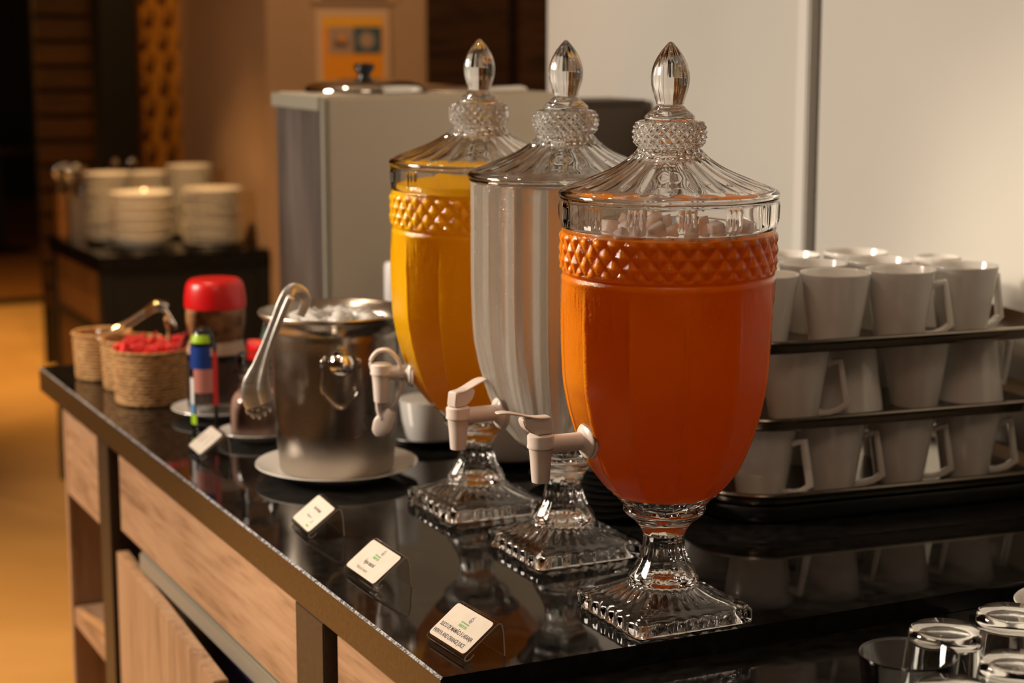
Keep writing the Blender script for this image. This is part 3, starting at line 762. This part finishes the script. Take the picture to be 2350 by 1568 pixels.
K = thing('powder_jar', 'small glass jar of pinkish brown powder beside the ice bucket', 'jar', (sx_, sy_, CT+.0055))
kp = smoothprof([(.030,.0),(.0350,.004),(.0362,.025),(.0350,.045),(.0300,.056),(.0240,.062),(.0245,.066),(.0235,.070),(.0245,.074),(.0235,.078),(.0240,.088)], 3)
lathe('glass_body', [(0,0)]+kp, M['thin'], K, 48)
lathe('powder', [(0,.0015)]+[(r-.0015, z+.001) for r, z in kp if z < .060]+[(0,.060)], M['brown_powder'], K, 48)
lathe('lid', [(0,.086),(.0300,.086),(.0320,.0875),(.0325,.0895),(.0300,.092),(.0240,.0935),(.0245,.098),(.0250,.108),(.0235,.112),(0,.113)], M['thin'], K, 48)
Bt = thing('sanitizer_bottle', 'slim clear bottle with blue, red and lime label beside the baskets', 'bottle', (.715, 2.447, CT))
bp = smoothprof([(.015,.0),(.0180,.003),(.0185,.02),(.0185,.10),(.0180,.118),(.0155,.132),(.0100,.142),(.0,.146)], 3)
lathe('bottle_body', [(0,0)]+bp, M['thin'], Bt, 48)
def patch(name, prof, a0, a1, m, par, n=14, off=.0004):
    V, F = [], []
    for r, z in prof:
        for j in range(n+1):
            a = PH+radians(a0+(a1-a0)*j/n); V.append(((r+off)*cos(a), (r+off)*sin(a), z))
    w = n+1
    for i in range(len(prof)-1):
        for j in range(n): F.append((i*w+j, i*w+j+1, i*w+w+j+1, i*w+w+j))
    return mk(name, V, F, m, par)
def seg_(a, b): return [(r, z) for r, z in bp if a <= z <= b]
def cyl(z0, z1): return [(.0185, z0), (.0185, (z0+z1)/2), (.0185, z1)]
patch('blue_label', [(.0185,.088),(.0185,.100),(.0183,.110),(.0178,.119)], -70, 40, M['blue'], Bt)
patch('pink_label', cyl(.055,.088), -40, 48, M['pinklabel'], Bt)
patch('white_label', cyl(.038,.075), -90, -42, M['white'], Bt)
patch('light_blue_label', cyl(.024,.038), -90, -42, M['lightblue'], Bt)
patch('lime_label', cyl(.010,.024), -85, -30, M['lime'], Bt)
patch('red_label', [(.0185,.035),(.0185,.07),(.0185,.095),(.0180,.112)], 48, 95, M['red'], Bt)
patch('lime_label', [(.0172,.124),(.0160,.130),(.0140,.135)], -70, 40, M['lime'], Bt)
patch('dark_shoulder', [(.0180,.117),(.0162,.130),(.0125,.1385),(.006,.1445)], -180, 180, M['black'], Bt, 30, .0001)

# ------------------------------------------------------------------ baskets and sachets
def basket(loc, r, h, label, sx=1.0, rz=0):
    rows = int(h/.0052); prof = [(0,.002),(r*.9,.0)]
    n = 5
    for i in range(rows):
        for k in range(n): prof.append((r*(.93+.07*(i/rows)), .002+(i+k/n)*h/rows))
    top_ = len(prof); prof += [(r+.002, h),(r+.003, h+.003),(r+.0005, h+.005),(r-.003, h+.004),(r-.0045, h-.002),(r*.88,.006),(0,.006)]
    def rf(t, rr_, z, i):
        if 2 <= i < top_:
            q = (i-2)//n; ph = (i-2) % n/n
            rr_ += .0017*abs(sin(pi*ph))*(.75+.25*cos(26*t+pi*q))
        return (rr_*cos(t)*sx, rr_*sin(t), z)
    o = mk('basket', *grid_lathe(prof, 132, rf), M['wicker'], None, True, loc); o.rotation_euler = (0, 0, rz)
    return tag(o, label, 'basket')
basket((.700, 2.672, CT), .0565, .078, 'woven straw basket packed with red sugar sachets', 1.0)
basket((.702, 2.790, CT), .047, .074, 'woven straw basket just behind the red sachets')
basket((.681, 2.895, CT), .0455, .071, 'round woven straw basket at the far corner with tongs on it')
rr = random.Random(11)
def sachet(m, label, loc, rot, grp, w=.030, h=.045):
    V, F = [], []; nx, ny = 6, 7
    for s in (1, -1):
        for i in range(nx+1):
            for j in range(ny+1):
                u, v = i/nx*2-1, j/ny*2-1; z = .0022*max(0, (1-u**4))*max(0, (1-v**6))*s
                V.append((u*w/2, z, v*h/2))
    k = (nx+1)*(ny+1)
    for s in range(2):
        for i in range(nx):
            for j in range(ny):
                a = s*k+i*(ny+1)+j; F.append((a, a+1, a+ny+2, a+ny+1) if s else (a, a+ny+1, a+ny+2, a+1))
    o = mk('sugar_sachet', V, F, m, None); bm = bmesh.new(); bm.from_mesh(o.data); bmesh.ops.remove_doubles(bm, verts=bm.verts, dist=1e-5); bm.to_mesh(o.data); bm.free()
    o.location = loc; o.rotation_euler = rot
    return tag(o, label, 'sachet', grp)
first = None
for i in range(30):
    row, c = divmod(i, 10)
    u = (c-4.5)*.0088; v = (row-1)*.026
    if sqrt(u*u+v*v) > .05: continue
    p = Vector((.700, 2.672, 0))+Rv*u-Fv*v
    loc = (p.x, p.y, CT+.070+rr.uniform(-.002,.010)-.004*row); rot = (rr.uniform(-.35,.35), rr.uniform(-.25,.25), -HEAD+pi/2*0+radians(80)+rr.uniform(-.6,.6))
    if first is None: first = sachet(M['redpaper'], 'red sugar sachet packed in the front straw basket', loc, rot, 'red sachets in the basket')
    else:
        o = first.copy(); COL.objects.link(o); o.location = loc; o.rotation_euler = rot
sachet(M['teal'], 'single teal sachet at the back left of the red sachets', (.682, 2.715, CT+.068), (.2, .3, -.6), None)
# basket tongs
bt = thing('serving_tongs', 'shiny steel tongs lying across the far straw baskets', 'tongs', (.70, 2.84, CT+.080))
pA = [(-.045,-.03,.006),(-.025,-.02,.008),(0,-.008,.020),(.022,.004,.034),(.040,.012,.044),(.055,.018,.040)]
def rf_(p): return Rv*(p[0]+.012)-Fv*(-p[1])+Vector((0,0,p[2]+.0))
tube('arm', [rf_(p) for p in pA], [.007,.009,.008,.008,.015,.013], M['chrome'], bt, 12, flat=.35)
tube('arm', [rf_((p[0], p[1]-.004, p[2]-.010)) for p in pA], [.006,.006,.005,.005,.010,.009], M['chrome'], bt, 12, flat=.35)
for i in range(5):
    p = rf_((.045+.005*i, .016-.004*i, .046-.007*i)); tube('claw_tooth', [p, p+Vector((.004,-.002,-.006)), p+Vector((.006,-.002,-.014))], [.004,.0035,.002], M['chrome'], bt, 8)
# wooden stirrer clip sticking up
sk = tube('wooden_stirrer', [(0,0,0),(.006,.004,.028),(.001,.0,.045),(.010,.006,.050)], [.003,.003,.0045,.003], M['wicker'], None, 8, loc=(.735, 2.715, CT+.07), flat=.5)
tag(sk, 'bent straw-coloured stick poking up beside the red sachets', 'stirrer')
# sachet organiser behind the jar
og = thing('sachet_caddy', 'small dark caddy behind the coffee jar and ice bucket', 'caddy', (.905, 2.75, CT))
box('base', (-.045,-.03,0), (.045,.03,.004), M['black'], og)
for a_, b_ in (((-.045,-.03,.004), (-.042,.03,.042)), ((.042,-.03,.004), (.045,.03,.042)), ((-.042,.027,.004), (.042,.03,.05)), ((-.042,-.03,.004), (.042,-.027,.042))): box('side', a_, b_, M['black'], og)
for i in range(5):
    sachet(M['red'], 'flat red packet standing in the dark caddy', (.900+.0*i, 2.732+.008*i, CT+.043), (.0, 0, -HEAD), 'red packets in the caddy', .040, .044)
sachet(M['teal'], 'turquoise packet above the red packets in the dark caddy', (.915, 2.766, CT+.062), (0, .3, -HEAD), None, .022, .036)
for i, (dx, tilt) in enumerate(((-.015,.5),(0,.9),(.012,.7))):
    k = tube('knife', [(0,0,0),(.02*tilt,.0,.05),(.05*tilt,.0,.10)], [.0035,.0045,.004], M['steel'], None, 8, loc=(.905+dx, 2.765, CT+.01), flat=.4)
    tag(k, 'dark steel knife leaning out of the caddy behind the jar', 'knife', 'knives in the caddy')

# ------------------------------------------------------------------ big steel dispenser box + lids + brown box
SB = thing('steel_urn_cabinet', 'tall stainless steel beverage cabinet standing behind the orange juice', 'appliance', (.985, 2.70, CT))
box('casing', (.004,.006,.02), (.408,.226,.436), M['steel_dark'], SB, .003)
box('front_panel', (.010,-.004,.02), (.406,.006,.442), M['steel_face'], SB, .002)
box('corner_trim', (.002,-.006,.015), (.010,.008,.444), M['alu'], SB, .0015)
box('top_trim', (-.002,.006,.424), (.009,.232,.446), M['alu'], SB, .0015)
box('top_plate', (.009,.004,.437), (.405,.23,.4475), M['steel_face'], SB, .002)
for dx in (.03, .38):
    for dy in (.03, .2):
        q = lathe('foot', [(0,0),(.014,0),(.016,.004),(.013,.021),(0,.021)], M['black'], SB, 20); q.location = (dx, dy, 0)
def potlid(loc, r, label):
    t = thing('pot_lid', label, 'lid', loc)
    lathe('cover', [(0,.0),(r,.0),(r+.002,.002),(r+.002,.006),(r-.002,.012),(r*.8,.017),(r*.4,.022),(0,.024)], M['chrome'], t, 64)
    lathe('knob', [(0,.022),(.011,.022),(.010,.028),(.0165,.038),(.0170,.043),(.0140,.046),(0,.047)], M['blackgloss'], t, 32)
    return t
potlid((1.102, 2.815, CT+.448), .094, 'chrome pot lid with black knob on top of the steel cabinet')
tl2 = lathe('lid', [(0,.0),(.10,.0),(.102,.003),(.095,.009),(.05,.012),(0,.013)], M['chrome'], None, 64, loc=(1.283, 2.815, CT+.448)); tag(tl2, 'low chrome lid on the right of the steel cabinet top', 'lid')
BB = thing('brown_cabinet', 'dark brown box standing against the white wall behind the lids', 'box', (1.510, 2.745, CT))
box('casing', (-.062,-.03,.0), (.060,.10,.424), M['brownbox'], BB, .004)
box('cap', (-.063,-.031,.424), (.061,.101,.432), M['brownbox'], BB, .003)
wb = thing('white_bottle', 'small white bottle half hidden behind the orange juice dispenser', 'bottle', (1.031, 2.50, CT))
lathe('bottle_body', [(0,0),(.022,0),(.025,.004),(.025,.135),(.0245,.150),(.0235,.155),(0,.156)], M['white'], wb, 40)
lathe('cap', [(0,.1555),(.022,.1555),(.0235,.160),(.0235,.205),(.0215,.211),(0,.212)], M['white'], wb, 40)
# bowls on dark saucers behind the dispensers
def bowl(loc, label, r=.040, h=.055):
    s = .0
    o = lathe('bowl', [(0,.003),(r*.62,.003),(r*.64,0),(r*.72,0),(r*.80,.006),(r*.93,h*.5),(r,h*.9),(r*1.02,h),(r*.98,h),(r*.90,h*.5),(r*.7,.010),(0,.009)], M['china'], None, 48, loc=loc)
    return tag(o, label, 'bowl')
for i, (x, y, la) in enumerate(((.962, 2.235, 'white bowl on a black saucer between the ice bucket and orange juice'), (1.01, 2.085, 'white bowl on a black saucer seen beside the orange juice stem'), (1.035, 1.955, 'white bowl on a black saucer behind the water dispenser stem'))):
    o = saucer((x, y, CT), .056, 'black saucer under the white bowl, '+('beside the ice bucket plate', 'seen past the orange juice stem', 'seen past the water dispenser stem')[i], 'blackgloss')
    bowl((x, y, CT+.0056), la)
# dark stack
rr = random.Random(2)
for i in range(8):
    o = lathe('dark_saucer', [(0,.002),(.024,.002),(.026,0),(.030,.001),(.046,.006),(.050,.009),(.049,.0095),(.030,.005),(0,.004)], M['blackgloss'], None, 40, loc=(1.00, 1.80, CT+i*.0075))
    tag(o, 'black saucer in the stack behind the front dispenser, '+('lowest', 'second from the bottom', 'third from the bottom', 'fourth from the bottom', 'fourth from the top', 'third from the top', 'second from the top', 'topmost')[i], 'saucer', 'stacked black saucers')

# ------------------------------------------------------------------ mug trays
TA = radians(-6.0); U = Vector((cos(TA), sin(TA), 0)); Vv = Vector((-sin(TA), cos(TA), 0)); K = 1.046; TO = Vector((1.035*K, 1.606*K, 0))
TW, TD = .425, .275
def kz(z): return 1.45-(1.45-z)*K
def rrect(w, d, r, n=8):
    out = []
    for cx_, cy_, a0 in ((w/2-r, d/2-r, 0), (-w/2+r, d/2-r, 90), (-w/2+r, -d/2+r, 180), (w/2-r, -d/2+r, 270)):
        for k in range(n+1): a = radians(a0+90*k/n); out.append((cx_+r*cos(a), cy_+r*sin(a)))
    return out
def rr_loft(name, rings, m, parent=None, loc=None, rz=0, r0=.07):
    """rings: (inset, z)"""
    V, F = [], []; N_ = 36
    for ins, z in rings:
        V += [(x, y, z) for x, y in rrect(TW-2*ins, TD-2*ins, max(.01, r0-ins))]
    for i in range(len(rings)-1):
        for j in range(N_): F.append((i*N_+j, i*N_+(j+1) % N_, (i+1)*N_+(j+1) % N_, (i+1)*N_+j))
    F.append(tuple(range(N_))[::-1]); F.append(tuple((len(rings)-1)*N_+j for j in range(N_)))
    o = mk(name, V, F, m, parent, True, loc); o.rotation_euler = (0, 0, rz); return sharp(o, 45)
TC = TO+U*TW*K/2+Vv*TD*K/2
bs = rr_loft('tray_base', [(.03,0),(.012,.0),(.008,.003),(.0065,.010),(.004,.0175),(.005,.0203),(.02,.0208)], M['blackgloss'], None, (TC.x, TC.y, CT), TA); bs.scale = (K, K, 1)
tag(bs, 'black rounded tray stand at the bottom of the mug stack', 'stand')
trays = []
for z, lb in ((.9452, 'bottom steel tray with a row of mugs on the black stand'), (1.0272, 'middle steel tray resting on the lower mugs'), (1.1102, 'top steel tray carrying the uppermost mugs')):
    rings = [(.022,.0),(.011,0),(.0065,.0008),(.0038,.0045),(.0015,.0105),(-.001,.0118),(-.0035,.0122),(-.0045,.0138),(-.0038,.0155),(-.001,.0162),(.0025,.0155),(.0050,.0105),(.0085,.0020),(.018,.0011),(.024,.0010)]
    o = rr_loft('steel_tray', rings, M['steel_tray'], None, (TC.x, TC.y, kz(z)-.0012), TA); o.scale = (K, K, K); tag(o, lb, 'tray'); trays.append(o)
mug0 = thing('mug', 'x', 'mug', (0,0,0))
mp = [(0,.002),(.0225,.002),(.0235,0),(.0262,0),(.0270,.0012),(.0382,.0765),(.0386,.0775),(.0382,.0785),(.0368,.0780),(.0362,.076),(.0250,.006),(.0235,.0045),(0,.004)]
lathe('body', mp, M['china'], mug0, 64, sh=50)
hp = [(.0350,.0590),(.0420,.0625),(.0495,.0640),(.0535,.0400),(.0575,.0160),(.0480,.0090),(.0380,.0060),(.0270,.0050)]
V, F = [], []
hpv = [Vector((a, 0, b)) for a, b in hp]; n = len(hp)
for i, p in enumerate(hpv):
    d_ = ((hpv[min(i+1, n-1)]-p).normalized()+(p-hpv[max(i-1, 0)]).normalized()).normalized(); nn = Vector((-d_.z, 0, d_.x)); hw = .0046; ht = .0031
    sc = 1.25 if i in (2, 4) else 1
    for sy, s in ((-hw, ht*sc), (hw, ht*sc), (hw, -ht*sc), (-hw, -ht*sc)): V.append((p.x+nn.x*s, sy, p.z+nn.z*s))
for i in range(n-1):
    for j in range(4): F.append((i*4+j, i*4+(j+1) % 4, i*4+4+(j+1) % 4, i*4+4+j))
F.append((0,1,2,3)); F.append(tuple((n-1)*4+j for j in range(4)))
hd = mk('handle', V, F, M['china'], mug0); bv = hd.modifiers.new('b', 'BEVEL'); bv.width = .0013; bv.segments = 2; bv.limit_method = 'ANGLE'; bv.angle_limit = radians(50)
zt = [.9452+.0012, 1.0272+.0012, 1.1102+.0012]; RH = -HEAD
mugs = [
 (2, 1.110, 1.664, 230, 0, 'white mug on the top tray, leftmost of the front row beside the papaya juice'),
 (2, 1.188, 1.641, 76, 0, 'white mug on the top tray, second from the left in the front row'),
 (2, 1.268, 1.631, 2, 0, 'white mug on the top tray with its angular handle pointing right'),
 (2, 1.355, 1.630, 30, 0, 'white mug at the right end of the top tray'),
 (2, 1.214, 1.720, 130, 0, 'white mug in the second row of the top tray, left one'),
 (2, 1.298, 1.710, 65, 0, 'white mug in the second row of the top tray, middle one'),
 (2, 1.132, 1.752, 150, 0, 'white mug in the rear row of the top tray, nearest the papaya juice rim'),
 (2, 1.235, 1.802, 60, 0, 'white mug at the back of the top tray below the wall groove'),
 (2, 1.322, 1.787, 20, 0, 'white mug at the very back of the top tray, right of the wall groove'),
 (2, 1.378, 1.704, 60, 1, 'upside-down white mug at the back of the top tray'),
 (1, 1.152, 1.662, -6, 0, 'white mug on the middle tray with its handle to the right, beside the juice'),
 (1, 1.236, 1.676, 90, 1, 'upside-down white mug on the middle tray beside the left handle'),
 (1, 1.316, 1.660, 85, 0, 'upright white mug in the middle of the middle tray'),
 (1, 1.394, 1.658, 28, 1, 'upside-down white mug at the right of the middle tray'),
 (0, 1.110, 1.660, -30, 0, 'white mug on the bottom tray, leftmost by the juice foot'),
 (0, 1.195, 1.650, -4, 0, 'white mug on the bottom tray, second from the left'),
 (0, 1.284, 1.642, -4, 0, 'white mug on the bottom tray, third from the left'),
 (0, 1.371, 1.634, 0, 0, 'white mug on the bottom tray, at the right edge of the picture'),
 (0, 1.130, 1.775, 60, 0, 'white mug at the back of the bottom tray peeking past the papaya juice'),
 (0, 1.245, 1.765, 90, 0, 'white mug at the back of the bottom tray, behind the second handle'),
 (0, 1.350, 1.752, 90, 0, 'white mug at the back of the bottom tray, behind the third handle'),
 (1, 1.190, 1.790, 90, 0, 'white mug at the back of the middle tray, left one'),
 (1, 1.345, 1.780, 90, 0, 'white mug at the back of the middle tray, right one'),
]
mug0.scale = (K, K, K)
for i, (tr, x, y, hr, inv, lb) in enumerate(mugs):
    x *= K; y *= K; z = kz(zt[tr])-.0012+(.0786*K if inv else 0); rot = (pi if inv else 0, 0, radians(hr)-HEAD)
    if i == 0: mug0.location = (x, y, z); mug0.rotation_euler = rot; mug0['label'] = lb; mug0['group'] = 'white mugs stacked on trays'
    else: dup(mug0, (x, y, z), rot=rot, label=lb)

# ------------------------------------------------------------------ tumblers on the lower ledge
LT = .88
g0 = None
tp = [(0,.0),(.0260,.0),(.0285,.0015),(.0292,.005),(.0305,.012),(.0385,.086),(.0388,.0875),(.0380,.0885),(.0370,.0875),(.0280,.014),(.0250,.010),(0,.009)]
for x, y, inv, lb in ((.884, 1.110, 0, 'upright empty glass tumbler, open rim up'), (.949, 1.146, 1, 'upside-down glass tumbler directly behind the upright one'), (1.027, 1.156, 1, 'upside-down glass tumbler farthest back at the right edge'),
                      (.950, 1.060, 1, 'upside-down glass tumbler at the bottom right corner'), (.868, 1.036, 1, 'upside-down glass tumbler cut off by the bottom edge')):
    if g0 is None:
        g0 = lathe('tumbler', tp, M['tumbler'], None, 72, sh=0, loc=(x, y, LT)); o = g0
    else: o = g0.copy(); COL.objects.link(o); o.location = (x, y, LT)
    if inv: o.location = (x, y, LT+.0885); o.rotation_euler = (pi, 0, .3)
    tag(o, lb, 'glass', 'glass tumblers on the lower ledge')
# cup with napkin at right edge
cs = (1.262, 1.318)
o = lathe('saucer', [(0,.002),(.034,.002),(.036,0),(.040,.001),(.062,.010),(.066,.014),(.0675,.0165),(.0665,.0175),(.062,.0165),(.052,.0105),(.048,.0090),(0,.0075)], M['china'], None, 80, loc=(*cs, LT)); tag(o, 'white saucer at the right edge under the napkin cup', 'saucer')
o = lathe('glass_cup', [(0,0),(.024,0),(.026,.003),(.034,.082),(.0352,.085),(.0350,.0875),(.0335,.0870),(.0325,.083),(.0245,.006),(0,.004)], M['blackgloss'], None, 48, loc=(cs[0]-.012, cs[1]+.008, LT+.0078)); tag(o, 'dark cup with pale rim at the right edge of the picture', 'cup')
V, F = [], []
for i in range(9):
    t_ = i/8
    for j in range(5):
        s = j/4-.5; r = .027+.012*t_+.002*sin(7*t_+j)
        a = PH+radians(-72+62*s*(1-.25*t_)); V.append((r*cos(a), r*sin(a), .0+.086*t_+(.004*cos(9*s) if i == 8 else 0)))
for i in range(8):
    for j in range(4): F.append((i*5+j, i*5+j+1, i*5+5+j+1, i*5+5+j))
nk = mk('napkin', V, F, M['napkin'], None, True, (cs[0]-.015, cs[1]+.008, LT+.0085)); md = nk.modifiers.new('t', 'SOLIDIFY'); md.thickness = .002; md.offset = 1
tag(nk, 'folded beige paper napkin wrapped round the dark cup', 'napkin')

# ------------------------------------------------------------------ plate station in the background
st = thing('side_table', 'black framed serving table with orange wood panels against the pillar', 'table', (1.243, 5.268, 0))
TWd, TDp, TH = .508, .68, .80
box('tabletop', (-.006,-.004,TH-.05), (TWd,TDp,TH), M['granite'], st, .004)
box('leg', (0,TDp-.05,0), (.035,TDp-.01,TH-.05), M['black'], st)
box('leg', (0,0.0,0), (.035,.045,TH-.05), M['black'], st)
box('leg', (TWd-.04,0,0), (TWd-.005,.04,TH-.05), M['black'], st)
box('leg', (TWd-.04,TDp-.05,0), (TWd-.005,TDp-.01,TH-.05), M['black'], st)
box('front_panel', (.035,.004,.0), (TWd-.04,.02,TH-.05), M['black'], st)
box('side_panel', (.008,.045,.585), (.02,TDp-.05,TH-.052), M['orange_wood'], st)
box('side_panel', (.008,.045,.13), (.02,TDp-.05,.56), M['orange_wood'], st)
box('rail', (.002,.045,.558), (.028,TDp-.05,.588), M['black'], st)
box('rail', (.002,.045,.10), (.028,TDp-.05,.13), M['black'], st)
def plates(x, y, n, r, dz, grp, lb, bowlish=False):
    mt = lathe('round_mat', [(0,0),(r*1.06,0),(r*1.08,.003),(r*1.06,.006),(0,.006)], M['black'], None, 48, loc=(x, y, TH)); tag(mt, 'black mat under the '+grp, 'mat')
    if bowlish: pr_ = [(0,.002),(r*.5,.002),(r*.52,0),(r*.6,0),(r*.88,.018),(r,.040),(r*.985,.041),(r*.86,.022),(r*.58,.006),(0,.005)]
    else: pr_ = [(0,.002),(r*.55,.002),(r*.57,0),(r*.62,0),(r*.8,.006),(r,.012),(r*.995,.0135),(r*.78,.009),(r*.6,.004),(0,.004)]
    p0 = None; rs_ = random.Random(n)
    for i in range(n):
        loc = (x+.002*sin(i*2.1), y+.002*cos(i*1.7), TH+.006+i*dz)
        if p0 is None: p0 = lathe('bowl' if bowlish else 'plate', pr_, M['plate'], None, 40, loc=loc); tag(p0, lb, 'bowl' if bowlish else 'plate', grp)
        else: p1_ = p0.copy(); COL.objects.link(p1_); p1_.location = loc
        q_ = p0 if i == 0 else p1_; sc_ = rs_.uniform(.95, 1.03); q_.scale = (sc_, sc_, 1)
        (p0 if i == 0 else p1_)['label'] = lb.replace('white ', 'white ', 1)+', '+ordinal(i, n)
ORD = ['topmost', 'second from the top', 'third from the top', 'fourth from the top', 'fifth from the top', 'sixth from the top', 'seventh from the top', 'eighth from the top', 'ninth from the top', 'tenth from the top', 'eleventh from the top', 'twelfth from the top', 'thirteenth from the top', 'fourteenth from the top', 'fifteenth from the top', 'sixteenth from the top', 'seventeenth from the top', 'eighteenth from the top', 'nineteenth from the top', 'twentieth from the top', 'second from the bottom', 'lowest']
def ordinal(i, n): return 'lowest' if i == 0 else ('second from the bottom' if i == 1 and n > 4 else ORD[n-1-i])
plates(1.400, 5.400, 5, .092, .0315, 'front left bowls', 'white bowl in the front left stack', True)
plates(1.615, 5.395, 17, .090, .0098, 'front right plates', 'white plate in the front right stack')
plates(1.362, 5.620, 21, .075, .0098, 'back left plates', 'white plate in the back left stack')
plates(1.505, 5.720, 20, .068, .0098, 'back middle plates', 'white plate in the back middle stack')
plates(1.632, 5.690, 22, .074, .0098, 'back right plates', 'white plate in the back right stack by the pillar')
for x, y, m, lb in ((1.275, 5.86, 'orange_wood', 'brown wooden cutlery box on the far corner of the serving table'), (1.287, 5.75, 'steel_dark', 'grey metal cutlery holder on the serving table')):
    h_ = thing('cutlery_holder', lb, 'holder', (x, y, TH))
    box('base', (-.024,-.03,0), (.024,.03,.004), M[m], h_)
    for a_, b_ in (((-.024,-.03,.004), (-.021,.03,.135)), ((.021,-.03,.004), (.024,.03,.135)), ((-.021,-.03,.004), (.021,-.027,.135)), ((-.021,.027,.004), (.021,.03,.135))): box('side', a_, b_, M[m], h_)
rr = random.Random(9)
sp0 = None
for i in range(10):
    x, y = (1.275, 5.86) if i < 5 else (1.287, 5.75)
    loc = (x-.010+.005*(i % 5), y-.020+.010*(i % 5), TH+.008)
    if sp0 is None:
        sp0 = thing('spoon', 'metal spoon standing in a cutlery holder on the serving table', 'spoon', loc, 0, 'spoons in the cutlery holders')
        tube('spoon_handle', [(0,0,0),(0,0,.12),(.002,0,.18)], [.003,.0035,.004], M['chrome'], sp0, 8, flat=.5)
        tube('spoon_bowl', [(.002,0,.180),(.003,0,.192),(.003,0,.208),(.002,0,.222)], [.004,.014,.016,.007], M['chrome'], sp0, 12, flat=.35, up=(0,1,0))
        o = sp0
    else: o = dup(sp0, loc)
    if i >= 5: o['label'] = 'metal spoon standing in the grey metal cutlery holder'; o['group'] = 'spoons in the grey holder'
    else: o['label'] = 'metal spoon standing in the brown wooden cutlery box'; o['group'] = 'spoons in the brown box'
    o.rotation_euler = (.16-.08*(i % 5), -.10+.06*(i % 5), rr.uniform(-.3,.3))
# tongs/ladles at back of station
for i, (x, z_, t_) in enumerate(((1.40,.99,.5),(1.44,1.0,.7))):
    o = tube('ladle', [(0,0,0),(.02,0,.12),(.05*t_,0,.21),(.08*t_,0,.235),(.10*t_,0,.22)], [.005,.006,.007,.018,.010], M['chrome'], None, 10, loc=(x, 5.86, TH), flat=.5)
    tag(o, 'blurred metal ladle standing behind the back left plates', 'ladle', 'ladles behind the plates')

# poster on the pillar
po = thing('framed_notice', 'orange framed notice hanging on the beige pillar', 'poster', (2.025, 5.268, 1.27))
box('frame', (-.117,-.010,-.03), (.117,.0,.237), mat('pale_frame', (.62,.42,.26), .5), po, .002)
box('print_ground', (-.098,-.0115,-.03), (.098,-.0095,.215), M['poster_o'], po, 0)
box('print_band', (-.098,-.0125,.185), (.098,-.0112,.215), M['poster_y'], po, 0)
box('print_photo', (-.080,-.0130,.105), (.0,-.0112,.185), M['poster_p'], po, 0)
box('print_photo', (.0,-.0130,.105), (.090,-.0112,.185), M['poster_b'], po, 0)
box('print_shape', (-.060,-.0138,.125), (-.02,-.0128,.145), M['poster_d'], po, 0)
box('print_shape', (-.045,-.0142,.138), (-.03,-.0128,.160), M['poster_o'], po, 0)
q = lathe('print_shape', [(0,0),(.024,0),(.024,.0008),(0,.0008)], M['poster_p'], po, 24); q.rotation_euler = (pi/2, 0, 0); q.location = (.042,-.0130,.145)
p2 = thing('upper_frame', 'dark picture in a pale frame at the top edge on the pillar', 'picture', (2.03, 5.268, 1.525))
box('frame', (-.135,-.012,.0), (.135,.0,.35), mat('pale_frame_upper', (.50,.33,.19), .5), p2, .002)
box('picture', (-.105,-.0135,.012), (.105,-.011,.33), mat('dark_print', (.10,.045,.014), .5), p2, 0)
# far round table
rt_ = thing('pedestal_table', 'dark pedestal table far off at the left edge', 'table', (2.23, 12.2, .02))
lathe('base', [(0,0),(.20,0),(.21,.01),(.05,.03),(0,.03)], M['black'], rt_, 32)
lathe('column', [(0,.03),(.03,.03),(.03,.66),(0,.66)], M['black'], rt_, 20)
lathe('tabletop', [(0,.66),(.40,.66),(.40,.69),(0,.69)], M['black'], rt_, 48)
